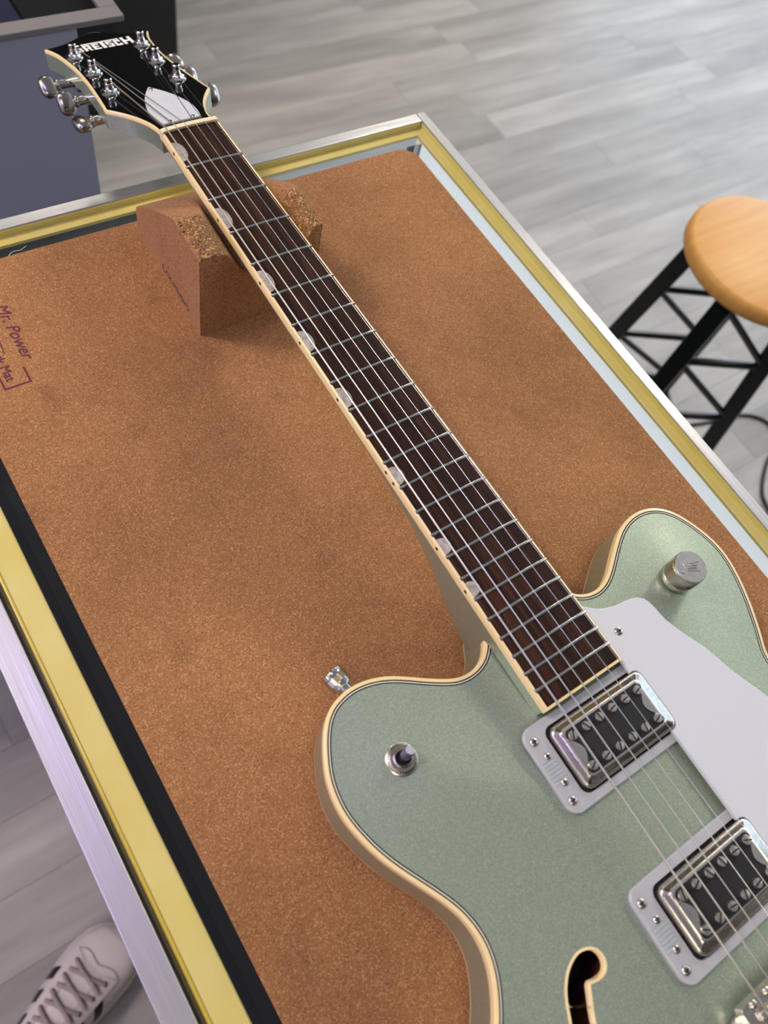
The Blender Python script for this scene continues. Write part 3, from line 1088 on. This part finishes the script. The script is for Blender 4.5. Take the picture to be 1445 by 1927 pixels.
# tuners
POSTS = [(142.8, -28.2, 38), (110, -25.7, 62), (74.5, -27.2, 6), (143.2, 28.2, 20), (109.8, 25.7, 60), (74.5, 27.0, 60)]
for u, v_, rot in POSTS:
    s = 1 if v_ > 0 else -1
    tn = MB().lathe([(7.0, 0), (7.0, 0.6), (6.2, 1.1), (5.6, 1.2)], 24, lambda a, b, c, u=u, v_=v_: H(u + a, v_ + b, c)).build('tuner', M_CHROME, head, smooth=True, angle=40)
    MB().lathe([(5.5, 1.1), (5.5, 2.4), (4.6, 3.2)], 6, lambda a, b, c, u=u, v_=v_: H(u + a, v_ + b, c)).build('hex_nut', M_CHROME, tn, bevel=0.3)
    MB().lathe([(3.6, 3.0), (3.2, 3.8), (3.0, 4.6), (2.5, 6.0), (2.5, 6.8), (3.0, 8.2), (3.1, 9.6), (2.6, 10.1)], 20, lambda a, b, c, u=u, v_=v_: H(u + a, v_ + b, c)).build('string_post', M_CHROME, tn, smooth=True, angle=40)
    MB().box(u - 9, u + 9, v_ - 6.5, v_ + 6.5, -23.5, -14.6, H).build('gear_housing', M_CHROME, tn, bevel=2.5, segs=3)
    # shaft out of the side of the headstock
    mapy = lambda a, b, c, u=u, v_=v_, s=s: H(u - 1 + a, v_ + s * c, -17.5 + b)
    MB().lathe([(3.6, 4), (3.6, 20), (3.3, 21)], 16, mapy).build('button_shaft', M_CHROME, tn, smooth=True, angle=40)
    MB().lathe([(4.3, 17.5), (4.5, 18.5), (4.3, 19.5)], 16, mapy).build('shaft_collar', M_CHROME, tn, smooth=True, angle=40)
    # oval button, turned by its own angle about the shaft
    ca, sa = math.cos(math.radians(rot)), math.sin(math.radians(rot))
    secs = []
    for k in range(9):
        th_ = math.pi * (k / 8)
        cc = -math.cos(th_)
        rr = max(math.sin(th_), 0.02) ** 0.55
        ringp = []
        for j in range(20):
            a = 2 * math.pi * j / 20
            A = 8.8 * rr * math.copysign(abs(math.cos(a)) ** 0.9, math.cos(a))
            B = 4.2 * rr * math.copysign(abs(math.sin(a)) ** 0.6, math.sin(a))
            ringp.append(H(u - 1 + A * ca - B * sa, v_ + s * (26.0 + 6.6 * cc), -17.5 + A * sa + B * ca))
        secs.append(ringp)
    MB().loft(secs).build('tuner_button', M_CHROMEDARK, tn, smooth=True, angle=50)

# ------------------------------------------------------------------ strings
GAUGE = [0.60, 0.47, 0.35, 0.26, 0.20, 0.16]
for k in range(6):
    yn = -17.7 + 35.4 * k / 5
    yb = -25.0 + 50.0 * k / 5
    post = [(74.5, -27.2, 1), (110, -25.7, 1), (142.8, -28.2, 1), (143.2, 28.2, -1), (109.8, 25.7, -1), (74.5, 27.0, -1)][k]
    zb_ = 5.6 + bsurf(yb) * 0.9
    p0 = W(SCALE + 40, yb * 0.98, -3)
    p1 = W(SCALE, yb, zb_)
    p2 = W(-0.8, yn, bsurf(yn) + 1.75)
    p2b = W(-4.4, yn * 1.0, bsurf(yn) + 1.2)
    p3 = H(post[0], post[1] + post[2] * 2.7, 6.4)
    r_ = GAUGE[k]
    path = [p0, p1] + [tuple(np.array(p1) * (1 - t_) + np.array(p2) * t_) for t_ in np.linspace(0.05, 0.95, 10)] + [p2, p2b, p3]
    for j in range(7 if k < 3 else 15):             # wraps round the post
        a = math.radians(90 * post[2] + 72 * j * post[2])
        if j % 5 == 0 and j and k >= 3:
            pass
        path.append(H(post[0] + 2.75 * math.cos(a - math.pi / 2 * 0), post[1] + 2.75 * math.sin(a), 6.4 - 0.18 * j))
    MB().tube(path, r_, 8).build('string', M_WOUND if k < 3 else M_STEEL, gtr, smooth=True, angle=60, label='thick wound bass string' if k == 0 else None)

# ------------------------------------------------------------------ pickups
def pickup(yc, label):
    """yc: centre of the pickup along the table"""
    xc = 156.3
    zt = ZR + ARCH                       # top of the body here
    outer = rrect(108.4, 204.2, yc - 24.8, yc + 24.8, 7, 6)
    hole = rrect(121.2, 191.4, yc - 19.5, yc + 19.5, 5.0, 6)
    ringo = MB().prism(outer, zt - 0.6, zt + 2.6, holes=[hole]).build('pickup', M_FROST, gtr, bevel=0.6, label=label)
    # stepped ribs of the frosted ring between its screws
    for j in range(7):
        MB().box(109.6 + 0.5 * (j % 2), 118.6, yc - 7.2 + 2.05 * j, yc - 6.2 + 2.05 * j, zt + 2.5, zt + 2.95).build('ring_rib', M_FROST, ringo, bevel=0.2)
    MB().prism(rrect(119.5, 193.0, yc - 21, yc + 21, 5), zt - 0.5, zt + 0.15).build('pickup_cavity', M_FELT, ringo)
    ztop_ = zt + 6.6
    ins = []
    # black insert with scalloped ends
    x0, x1, y0, y1 = 128.6, 184.6, yc - 12.6, yc + 12.6
    for cx_, cy_, a0 in ((x1 - 3, y1 - 3, 0), (x0 + 3, y1 - 3, 90)):
        ins += [(cx_ + 3 * math.cos(math.radians(a0 + 18 * q)), cy_ + 3 * math.sin(math.radians(a0 + 18 * q))) for q in range(6)]
    ins += [(x0 + 5.6 - 5.0 * abs(q) ** 1.6 / 1.0, yc - 8.2 * q) for q in (-0.95, -0.75, -0.5, -0.25, 0, 0.25, 0.5, 0.75, 0.95)]
    for cx_, cy_, a0 in ((x0 + 3, y0 + 3, 180), (x1 - 3, y0 + 3, 270)):
        ins += [(cx_ + 3 * math.cos(math.radians(a0 + 18 * q)), cy_ + 3 * math.sin(math.radians(a0 + 18 * q))) for q in range(6)]
    ins += [(x1 - 5.6 + 5.0 * abs(q) ** 1.6, yc + 8.2 * q) for q in (-0.95, -0.75, -0.5, -0.25, 0, 0.25, 0.5, 0.75, 0.95)]
    cm = MB()
    cm.loft([[(p[0], p[1], z_) for p in rrect(122.4 + d, 190.2 - d, yc - 18.1 + d, yc + 18.1 - d, 4.8 - d, 6)]
             for d, z_ in [(0, zt + 0.2)] + [(1.6 * (1 - math.cos(q * math.pi / 18)), ztop_ - 1.6 * (1 - math.sin(q * math.pi / 18))) for q in range(10)]], caps=False)
    cm.prism(rrect(124.0, 188.6, yc - 16.5, yc + 16.5, 3.2, 6), ztop_ - 0.6, ztop_, holes=[ins])
    cover = cm.build('cover', M_NICKEL, ringo, smooth=True, angle=14)
    MB().prism(ins, zt + 2, ztop_ - 0.45).build('insert', M_FELT, cover)
    for j in range(6):
        for yy in (yc + 8.9, yc - 8.9):
            xx = 132.3 + 9.76 * j
            a_ = random.uniform(0, math.pi)
            cz, sz = math.cos(a_), math.sin(a_)
            Mx = lambda a, b, c, xx=xx, yy=yy, cz=cz, sz=sz: (xx + a * cz - b * sz, yy + a * sz + b * cz, ztop_ - 0.5 + c)
            ps = MB().lathe([(2.75, 0), (2.75, 1.3), (2.35, 1.9), (0.01, 2.1)], 18, Mx, cap1=False).build('pole_screw', M_NICKEL, cover, smooth=True, angle=40)
            MB().box(-2.5, 2.5, -0.38, 0.38, 1.85, 2.16, Mx).build('slot', M_BLACK, ps)
    for xx, dy in ((113.2, 17.0), (115.2, 7.4), (115.2, -7.8), (113.2, -17.2)):
        r_ = 2.5 if xx < 114 else 2.1
        screw('ring_screw', ringo, lambda a, b, c, xx=xx, dy=dy: (xx + a, yc + dy + b, zt + 2.6 + c), r_, 1.0)
    for dy in (8, -8):
        screw('ring_screw', ringo, lambda a, b, c, dy=dy: (198 + a, yc + dy + b, zt + 2.6 + c), 2.1, 1.0)
    return ringo


pickup(-197.6, 'frosted-ring nickel pickup beside the end of the fretboard')
pickup(-288.3, 'frosted-ring nickel pickup beside the bridge')

# ------------------------------------------------------------------ pickguard
pgz = [(150, 790), (230, 808), (310, 800), (390, 775), (460, 740), (530, 728), (590, 745), (650, 800), (720, 880), (850, 980), (1000, 1080), (1100, 1165)]
pg_top = [tuple(bp(1060 + a / 3.753, 930 + b / 3.753, 62.0)[:2]) for a, b in pgz]
pg_top = [(184.4, pg_top[0][1] + 1.5)] + pg_top[1:]
pg = spline(pg_top + [(241.8, -210.0), (249.7, -230.7), (256, -252), (258, -278), (253, -306), (244, -330), (226, -347), (206, -352), (190, -346)], 70).tolist()
left_edge = [(184.6, -340.0), (184.3, -306.7), (187.0, -306.7), (189.4, -305.5), (190.5, -302.9), (190.5, -273.7), (189.4, -271.1), (187.0, -269.9), (184.3, -269.9), (184.3, -216.0), (187.0, -216.0), (189.4, -214.8), (190.5, -212.2), (190.5, -183.0), (189.4, -180.4), (187.0, -179.2), (184.3, -179.2)]
PGP = [tuple(p) for p in pg] + left_edge
guard = MB().prism(PGP, 59.7, 62.0).build('pickguard', M_WHITE, gtr, bevel=0.5, label='white plastic pickguard raised above the body')
screw('screw', guard, lambda a, b, c: (194.9 + a, -156.8 + b, 62.0 + c), 2.6, 1.1, M_CHROME)
for xx, yy in ((194.9, -156.8), (226, -325)):
    MB().lathe([(2.4, ztop(xx, yy) - 0.3), (2.4, 59.8)], 12, lambda a, b, c, xx=xx, yy=yy: (xx + a, yy + b, c)).build('pickguard_post', M_NICKEL, guard, smooth=True)

# ------------------------------------------------------------------ controls
kx, ky = 257.6, -148.6
kz0 = ztop(kx, ky)
Mk = lambda a, b, c: (kx + a, ky + b, kz0 + c)
knob = MB().lathe([(10.2, 1.6), (10.5, 2.0), (10.5, 6.0)], 48, Mk, cap1=False).lathe([(10.5, 16.6), (10.6, 16.9), (10.6, 18.0), (10.2, 18.5), (0.01, 18.5)], 48, Mk, cap0=False, cap1=False).build('control_knob', M_NICKEL, gtr, smooth=True, angle=40)
MB().lathe([(2.8, -0.5), (2.8, 3)], 12, Mk).build('knob_shaft', M_NICKEL, knob)
MB().lathe([(6.2, 0.0), (6.2, 1.0), (5.6, 1.5)], 24, Mk).build('washer', M_NICKEL, knob, smooth=True, angle=40)
# diamond-knurled barrel
kn, kr = 72, 16
vs_, fs = [], []
for i in range(kr + 1):
    z_ = 6.0 + 10.6 * i / kr
    for j in range(kn):
        a = 2 * math.pi * j / kn
        r_ = 10.5 + (0.28 if (i + j) % 2 == 0 and 0 < i < kr else 0.0)
        vs_.append(Mk(r_ * math.cos(a), r_ * math.sin(a), z_))
for i in range(kr):
    for j in range(kn):
        fs.append((i * kn + j, i * kn + (j + 1) % kn, (i + 1) * kn + (j + 1) % kn, (i + 1) * kn + j))
MB().add(vs_, fs).build('knurled_barrel', M_KNURL, knob)
MB().lathe([(1.2, 0), (1.2, 0.4)], 10, lambda a, b, c: (kx - 5.2 + a * 0.87 , ky - 9.3 - c + a * -0.5, kz0 + 11 + b)).build('grub_screw', M_BLACK, knob)
# raised emblem on the knob top
emb = [[(640, 470), (745, 650)], [(630, 650), (625, 740), (720, 775)], [(760, 690), (1130, 700)], [(750, 632), (1060, 642)],
       [(1045, 525), (1130, 660)], [(880, 548), (1035, 552)], [(805, 490), (870, 592), (1040, 600)], [(820, 485), (990, 495), (1160, 405)]]
eb = MB()
ksh = np.array([kx, ky, kz0 + 18.6]) - bp(1306.4, 1060.4, kz0 + 18.6)
for st in emb:
    pp = [bp(1245 + a / 14.45, 1020 + b / 14.45, kz0 + 18.6) + ksh for a, b in st]
    for a, b in zip(pp, pp[1:]):
        eb.bar(tuple(a), tuple(b), 0.42, 0.5)
eb.build('knob_emblem', M_CHROME, knob, bevel=0.1, segs=1)

# selector switch without its tip
sx, sy_ = 48.6, -151.2
sz0 = ztop(sx, sy_)
Ms = lambda a, b, c: (sx + a, sy_ + b, sz0 + c)
sw = MB().lathe([(8.6, -0.2), (8.6, 0.5), (8.0, 0.9), (6.9, 1.0)], 40, Ms).build('selector_switch', M_NICKEL, gtr, smooth=True, angle=40)
vs_, fs = [], []
for i, (r0, z_) in enumerate(((7.7, 0.9), (7.7, 2.2), (6.6, 3.1), (5.2, 3.1))):
    for j in range(72):
        a = 2 * math.pi * j / 72
        r_ = r0 + (0.3 if j % 2 and i in (1,) else 0)
        vs_.append(Ms(r_ * math.cos(a), r_ * math.sin(a), z_))
for i in range(3):
    for j in range(72):
        fs.append((i * 72 + j, i * 72 + (j + 1) % 72, (i + 1) * 72 + (j + 1) % 72, (i + 1) * 72 + j))
MB().add(vs_, fs).build('ribbed_nut', M_KNURL, sw)
MB().lathe([(5.2, 2.6), (5.2, 3.8), (4.6, 4.3), (3.9, 3.9), (3.9, 1.2)], 32, Ms, cap0=False, cap1=False).build('threaded_collar', M_NICKEL, sw, smooth=True, angle=50)
MB().lathe([(3.9, 1.2), (0.01, 1.25)], 24, Ms, cap0=False, cap1=False).build('collar_well', M_BLACK, sw)
ta = np.array([0.33, 0.12, 1.0])
ta /= np.linalg.norm(ta)
tb = np.cross(ta, [0, 1, 0]); tb /= np.linalg.norm(tb)
tc_ = np.cross(ta, tb)
Ml = lambda a, b, c: tuple(np.array(Ms(0, 0, 1.3)) + tb * a + tc_ * b + ta * c)
MB().lathe([(2.2, 0), (2.2, 3.0), (2.75, 3.6), (2.75, 9.8), (2.45, 10.3), (0.01, 10.3)], 24, Ml, cap1=False).build('switch_lever', M_WORN, sw, smooth=True, angle=40)

# strap button on the horn
sbd = np.array([-0.28, 0.95, 0.10]); sbd /= np.linalg.norm(sbd)
sba = np.cross(sbd, [0, 0, 1]); sba /= np.linalg.norm(sba)
sbb = np.cross(sba, sbd)
sb0 = np.array([48.6, -105.4, 33.0])
Mb = lambda a, b, c: tuple(sb0 + sba * a + sbb * b + sbd * c)
sb = MB().lathe([(3.7, -1), (3.7, 5.2)], 24, Mb).build('strap_button', M_CHROME, gtr, smooth=True, angle=40)
MB().lathe([(3.4, 5.0), (6.6, 5.1), (6.8, 5.5), (6.8, 8.2), (6.4, 8.6)], 32, Mb).build('button_collar', M_CHROME, sb, smooth=True, angle=40)
vs_, fs = [], []
for i, z_ in enumerate(np.linspace(8.4, 12.4, 9)):
    for j in range(48):
        a = 2 * math.pi * j / 48
        r_ = 6.55 + (0.22 if (i + j) % 2 else 0)
        vs_.append(Mb(r_ * math.cos(a), r_ * math.sin(a), z_))
for i in range(8):
    for j in range(48):
        fs.append((i * 48 + j, i * 48 + (j + 1) % 48, (i + 1) * 48 + (j + 1) % 48, (i + 1) * 48 + j))
MB().add(vs_, fs).build('knurled_band', M_KNURL, sb)
MB().lathe([(6.4, 12.2), (6.8, 12.6), (6.8, 15.2), (6.4, 15.7), (0.01, 15.9)], 32, Mb, cap1=False).build('button_cap', M_CHROME, sb, smooth=True, angle=40)

# bridge and tailpiece
by = -335.6
bz = ZR + ARCH
brg = MB().prism(rrect(121.0, 193.2, by - 5.8, by + 5.8, 2.0), bz + 5.0, bz + 11.2).build('bridge', M_NICKEL, gtr, bevel=0.7)
for j in range(6):
    xx = 131.4 + 10.0 * j
    sd = MB().box(xx - 4.3, xx + 4.3, by - 3.8, by + 0.6, bz + 11.0, bz + 13.6).build('saddle', M_NICKEL, brg, bevel=0.8)
    MB().lathe([(1.9, 0), (1.9, 0.9), (1.2, 1.4), (0.01, 1.5)], 14, lambda a, b, c, xx=xx: (xx - 3 + a, by + 4.0 + b, bz + 11.2 + c), cap1=False).build('saddle_screw', M_NICKEL, sd, smooth=True, angle=40)
for xx in (121.0, 191.4):
    pst = MB().lathe([(2.9, -0.3), (2.9, 12.4), (2.2, 13.0)], 18, lambda a, b, c, xx=xx: (xx + a, by + b - 4.2, bz + c)).build('bridge_post', M_NICKEL, brg, smooth=True, angle=40)
    MB().lathe([(6.4, 2.4), (6.8, 2.8), (6.8, 4.4), (6.4, 4.8)], 30, lambda a, b, c, xx=xx: (xx + a, by + b - 4.2, bz + c)).build('thumb_wheel', M_NICKEL, pst, smooth=True, angle=40)
tp = MB().prism(rrect(114, 198, -386, -370, 6), bz + 3, bz + 12).build('tailpiece', M_NICKEL, gtr, bevel=2)
for xx in (118, 194):
    MB().lathe([(5, -0.3), (5, 12.8)], 18, lambda a, b, c, xx=xx: (xx + a, -378 + b, bz + c)).build('tailpiece_stud', M_NICKEL, tp, smooth=True, angle=40)

# ================================================================== cork neck rest
nr = empty('neck_rest', (143, 227, 3.0), 'brown cork block neck rest with a groove under the guitar neck', 'neck rest')
RX = [97.5, 99.0, 103, 109, 114, 117, 120, 123.5, 126.5, 130, 136, 144, 151, 158, 166, 171, 174.5, 177.5, 180, 183, 186, 188, 189.5]
RZ = [75.5, 76.6, 77, 77, 76.3, 74.2, 70.5, 65, 59, 54.5, 50.6, 48.8, 48.3, 48.8, 50.6, 54.5, 59, 65, 71, 75.5, 77, 76.6, 75.5]
RYs = [172.4, 174, 178, 185, 195, 204, 209, 212, 215, 220, 228, 238, 250, 262, 272, 279, 281.5]


def slope(y_):
    if y_ < 208:
        return 77.0 - (1.6 if y_ < 173 else 0)
    t_ = (y_ - 208) / (281.5 - 208)
    return 77 - 51 * t_ ** 1.15 - (2.0 if y_ > 281 else 0)


vs_ = []
for y_ in RYs:
    for x, z_ in zip(RX, RZ):
        vs_.append((x + (y_ - 172.4) * 0.03, y_, min(z_, slope(y_))))
nx, ny = len(RX), len(RYs)
fs = [(i * nx + j, i * nx + j + 1, (i + 1) * nx + j + 1, (i + 1) * nx + j) for i in range(ny - 1) for j in range(nx - 1)]
b0 = len(vs_)
vs_ += [(p[0], p[1], 3.02) for p in vs_[:nx * ny]]
per = [j for j in range(nx)] + [i * nx + nx - 1 for i in range(1, ny)] + [(ny - 1) * nx + j for j in range(nx - 2, -1, -1)] + [i * nx for i in range(ny - 2, 0, -1)]
for a, b in zip(per, per[1:] + per[:1]):
    fs.append((b, a, a + b0, b + b0))
fs.append(tuple(p + b0 for p in per))
me_rest = MB().add(vs_, fs).build('cork_block', M_RESTCORK, nr, smooth=True, angle=50)
# coarse cut face on top
me_rest.data.materials.append(M_RAWCORK)
for p in me_rest.data.polygons:
    c = p.center + Vector(ORG[nr.name])
    if p.normal.z > 0.35 and c.y < 0.209 and c.x > 0.099:
        p.material_index = 1
text_mesh('COLMUSIO', 8.0, 'printed_lettering', M_DARKPRINT, nr, lambda x, y: (97.40 + (65 - x * 1.15) * 0.03, 237.0 - x * 1.15, 7.5 + y))

# ================================================================== neighbouring showcase
c2 = empty('display_case', (-300, 800, FZ), 'second display case with a grey front panel standing behind the guitar headstock', 'display case')
C2X0, C2X1, C2Y0, C2Y1 = -1000.0, 201.5, 530.0, 1010.0
M_DULL = mat('dull_aluminium', (124, 119, 118), 0.5, 0.25)
MB().box(C2X0, C2X1, C2Y0, C2Y0 + 16, -5, 0.6).build('frame_rail', M_DULL, c2, bevel=0.8)
MB().box(C2X1 - 16, C2X1, C2Y0 + 16, C2Y1, -5, 0.6).build('frame_rail', M_DULL, c2, bevel=0.8)
MB().box(C2X0, C2X1, C2Y1 - 16, C2Y1, -5, 0.59).build('frame_rail', M_DULL, c2, bevel=0.8)
MB().box(C2X0, C2X0 + 16, C2Y0 + 16, C2Y1 - 16, -5, 0.6).build('frame_rail', M_DULL, c2, bevel=0.8)
MB().add([(C2X0 + 16, C2Y0 + 16, -3), (C2X1 - 16, C2Y0 + 16, -3), (C2X1 - 16, C2Y1 - 16, -3), (C2X0 + 16, C2Y1 - 16, -3)], [(0, 1, 2, 3)]).build('glass_top', M_GLASS, c2)
MB().box(C2X0 + 4, C2X1 - 4, C2Y0 + 4, C2Y1 - 4, -64, -60).build('tray', M_DARKCAB, c2)
for x0, x1, y0, y1 in ((C2X0 + 4, C2X1 - 4, C2Y0 + 10.5, C2Y0 + 13), (C2X0 + 4, C2X1 - 4, C2Y1 - 13, C2Y1 - 10), (C2X0 + 4, C2X0 + 8, C2Y0 + 13, C2Y1 - 13), (C2X1 - 8, C2X1 - 4, C2Y0 + 13, C2Y1 - 13)):
    MB().box(x0, x1, y0, y1, -60, -5).build('tray_wall', M_DARKCAB, c2)
MB().box(C2X0 + 10, 157.5, C2Y0 + 2, C2Y0 + 10, -205, -5.2).build('front_panel', M_GREYPANEL, c2, label='plain grey-blue front panel')
MB().box(C2X0 + 10, 157.5, C2Y0 + 2, C2Y0 + 10, FZ + 0.2, -205.2).build('lower_panel', M_DARKCAB, c2)
MB().box(C2X0 + 10, 157.4, C2Y0 + 10.5, C2Y1 - 10, FZ + 0.2, -64.2).build('base_cabinet', M_DARKCAB, c2)
nb_ = empty('carton', (-30, 680, -60), 'dark navy carton under the glass of the far display case', 'box')
MB().box(-180, 121, 560, 800, -59.8, -14).build('box_body', M_NAVY, nb_, bevel=1.0)
MB().box(-180.2, 121.2, 560.2, 799.8, -24, -23.2).build('lid_seam', M_BLACK, nb_)
bbx = empty('carton', (155, 680, -60), 'narrow black carton under the glass of the far display case', 'box')
MB().box(124, 185, 560, 800, -59.8, -14).build('box_body', mat('black_card', (10, 10, 12), 0.7, spec=0.1), bbx, bevel=1.0)
MB().box(123.8, 185.2, 560.2, 799.8, -24, -23.2).build('lid_seam', M_NAVY, bbx)

# black cabinet standing on the floor far behind
bc = empty('black_cabinet', (560, 1800, FZ), 'tall plain black cabinet standing behind the far display case', 'cabinet')
MB().box(250, 738, 1584, 2000, FZ + 40, 520).build('cabinet_body', M_DARKCAB, bc, bevel=3)
MB().box(262, 726, 1590, 1990, FZ + 0.2, FZ + 40).build('plinth', M_RUBBER, bc)
MB().box(258, 492, 1580, 1584, FZ + 50, 510).build('door', M_DARKCAB, bc, bevel=1)
MB().box(496, 730, 1580, 1584, FZ + 50, 510).build('door', M_DARKCAB, bc, bevel=1)

# ================================================================== stool
SZ, SR = -355.0, 140.0
SCX, SCY = 1140.0, 225.0
st = empty('bar_stool', (SCX, SCY, FZ), 'bar stool with a round light-wood seat and dark trussed metal legs', 'stool')
Mst = lambda a, b, c: (SCX + a, SCY + b, c)
MB().lathe([(SR - 14, SZ - 30), (SR - 4, SZ - 28), (SR, SZ - 22), (SR, SZ - 9), (SR - 3, SZ - 3), (SR - 10, SZ), (0.01, SZ)], 64, Mst, cap1=False).build('seat', M_STOOLWOOD, st, smooth=True, angle=50)
PHI = math.radians(16)
legs = []
for j in range(4):
    a = PHI + j * math.pi / 2
    top_ = Vector((SCX + 100 * math.cos(a), SCY + 100 * math.sin(a), SZ - 32))
    bot_ = Vector((SCX + 172 * math.cos(a), SCY + 172 * math.sin(a), FZ + 12))
    legs.append((top_, bot_))
    MB().bar(top_, bot_, 32, 32, up=(math.cos(a), math.sin(a), 0)).build('leg', M_STOOLMETAL, st, bevel=2.5)
    MB().bar(bot_, bot_ + (bot_ - top_).normalized() * 11, 29, 29, up=(math.cos(a), math.sin(a), 0)).build('rubber_foot', M_RUBBER, st, bevel=2)
MB().box(SCX - 95, SCX + 95, SCY - 13, SCY + 13, SZ - 42, SZ - 29.5).box(SCX - 13, SCX + 13, SCY - 95, SCY + 95, SZ - 42.2, SZ - 29.6).build('seat_bracket', M_STOOLMETAL, st)
lp = lambda j, t_: legs[j][0].lerp(legs[j][1], t_)
for a, b in ((1, 0), (2, 3)):
    ts = (0.03, 0.27, 0.53, 0.80)
    for t_ in ts:
        MB().tube([lp(a, t_), lp(b, t_)], 7.5, 10).build('rung', M_STOOLMETAL, st, smooth=True, angle=60)
    for t0, t1 in zip(ts, ts[1:]):
        MB().tube([lp(a, t0), lp(b, t1)], 6.5, 10).build('truss_strut', M_STOOLMETAL, st, smooth=True, angle=60)
for a, b in ((3, 0), (1, 2)):
    MB().tube([lp(a, 0.86), lp(b, 0.86)], 7.5, 10).build('rung', M_STOOLMETAL, st, smooth=True, angle=60)

# cable on the floor beyond the case
cb = spline([(1330, 190, FZ + 4), (1430, 160, FZ + 4), (1500, 146, FZ + 4), (1545, 120, FZ + 4), (1562, 85, FZ + 4), (1540, 40, FZ + 4), (1470, 10, FZ + 4), (1400, -40, FZ + 4), (1378, -80, FZ + 5), (1360, -140, FZ + 4), (1300, -330, FZ + 4)], 70)
o = MB().tube([tuple(p) for p in cb], 3.8, 8).build('power_cable', M_RUBBER, None, smooth=True)
tag(o, 'black cable lying on the grey floor by the stool leg', 'cable')

# ================================================================== sneaker
d_ = np.array([0.93, 0.37]); d_ /= np.linalg.norm(d_)
n2 = np.array([-d_[1], d_[0]])
tip = np.array([-168.0, -104.0])


def S(u, v_, z_):                   # u: heel 0 .. toe 300, v: to the left, z above the floor
    p = tip + d_ * (u - 300) + n2 * v_
    return (p[0], p[1], FZ + z_)


shoe = empty('sneaker', S(150, 0, 0), 'white leather sneaker with black side stripes and greige laces on the floor', 'shoe')
SU = [0, 8, 25, 60, 100, 140, 180, 215, 245, 268, 284, 295, 300]
SW = [18, 27, 33, 35, 35, 38, 44, 49, 50, 46, 38, 24, 8]
SC = [0, 0, 0, 0, 1, 2, 3, 3, 2, 0, -2, -4, -5]
STOP = [74, 80, 84, 86, 88, 90, 84, 74, 64, 57, 51, 42, 31]
sw_ = lambda u: np.interp(u, SU, SW)
sc_ = lambda u: np.interp(u, SU, SC)
sh_ = lambda u: np.interp(u, SU, STOP)


def upper_pt(u, a, lift=0.0):
    """a: 0 left side at the sole .. pi right side"""
    w_, h_ = sw_(u), sh_(u)
    k = 2 / 2.6
    c_, s_ = math.cos(a), math.sin(a)
    return S(u, sc_(u) + (w_ + lift) * math.copysign(abs(c_) ** k, c_), 24 + (h_ - 24 + lift) * abs(s_) ** k)


secs = []
uu = np.concatenate([np.linspace(0, 240, 33), np.linspace(245, 300, 16)])
for u in uu:
    secs.append([upper_pt(u, math.pi * k / 20) for k in range(21)])
MB().loft(secs).build('upper', M_SHOEWHITE, shoe, smooth=True, angle=60)
secs = []
for u in uu:
    w_ = sw_(u) + 2.2
    c_ = sc_(u)
    secs.append([S(u, c_ + w_, 4), S(u, c_ + w_ + 1, 14), S(u, c_ + w_, 26), S(u, c_ - w_, 26), S(u, c_ - w_ - 1, 14), S(u, c_ - w_, 4), S(u, c_ - w_ + 4, 0.3), S(u, c_ + w_ - 4, 0.3)])
MB().loft(secs).build('sole', M_SHOESOLE, shoe, smooth=True, angle=60)
# foot opening
secs = []
for k in range(24):
    a = 2 * math.pi * k / 24
    u, v_ = 58 + 50 * math.cos(a), 27 * math.sin(a)
    secs.append((u, v_))
MB().prism(secs, 60, 91, lambda a, b, c: S(a, b, c)).build('opening_lining', M_SHOELINING, shoe)


def patch(name, quad, lift, mat_, nu=8, nv=8, thick=True):
    """quad: (u, a) corners bilinearly laid on the upper"""
    q = [np.array(p, float) for p in quad]
    mb = MB()
    vs1 = []
    for i in range(nu + 1):
        for j in range(nv + 1):
            s_, t_ = i / nu, j / nv
            p = q[0] * (1 - s_) * (1 - t_) + q[1] * s_ * (1 - t_) + q[2] * s_ * t_ + q[3] * (1 - s_) * t_
            vs1.append(upper_pt(p[0], p[1], lift))
    mb.add(vs1, [(i * (nv + 1) + j, (i + 1) * (nv + 1) + j, (i + 1) * (nv + 1) + j + 1, i * (nv + 1) + j + 1) for i in range(nu) for j in range(nv)])
    return mb.build(name, mat_, shoe, smooth=True)


D = math.pi / 180
for k in range(3):
    u0 = 186 - 31 * k
    patch('stripe', [(u0, 8 * D), (u0 + 17, 8 * D), (u0 + 34, 58 * D), (u0 + 17, 58 * D)], 0.9, M_BLACK)
    patch('stripe', [(u0, 172 * D), (u0 + 14, 172 * D), (u0 + 34, 130 * D), (u0 + 20, 130 * D)], 0.9, M_BLACK)
patch('tongue', [(110, 72 * D), (238, 78 * D), (238, 102 * D), (110, 108 * D)], 0.8, M_SHOEWHITE, 12, 6)
for s in (-1, 1):
    patch('eyelet_stay', [(112, (90 - s * 46) * D), (246, (90 - s * 40) * D), (240, (90 - s * 14) * D), (112, (90 - s * 20) * D)], 1.8, M_SHOEWHITE, 14, 6)
    tp_ = [upper_pt(246 + 6 * math.sin(k / 10 * math.pi), (90 - s * 40 + s * 40 * k / 10) * D, 1.0) for k in range(11)]
    MB().tube(tp_, 0.8, 6).build('toe_seam', M_SHOELACE, shoe, smooth=True)
for k in range(6):
    u = 234 - 22 * k
    for s, lift in ((1, 4.4), (-1, 2.8)):
        pts = []
        for q in range(9):
            t_ = q / 8
            pts.append(upper_pt(u - 13 * t_, (90 - s * 24 + s * 48 * t_) * D, lift + 1.5 * math.sin(math.pi * t_)))
        MB().tube(pts, 3.1, 8).build('lace', M_SHOELACE, shoe, smooth=True)
    for s in (-1, 1):
        e0 = np.array(upper_pt(u, (90 - s * 24) * D, 1.8))
        e1 = np.array(upper_pt(u, (90 - s * 24) * D, 3.4))
        MB().tube([tuple(e0), tuple(e1)], 3.4, 10).build('eyelet', M_SHOELINING, shoe)
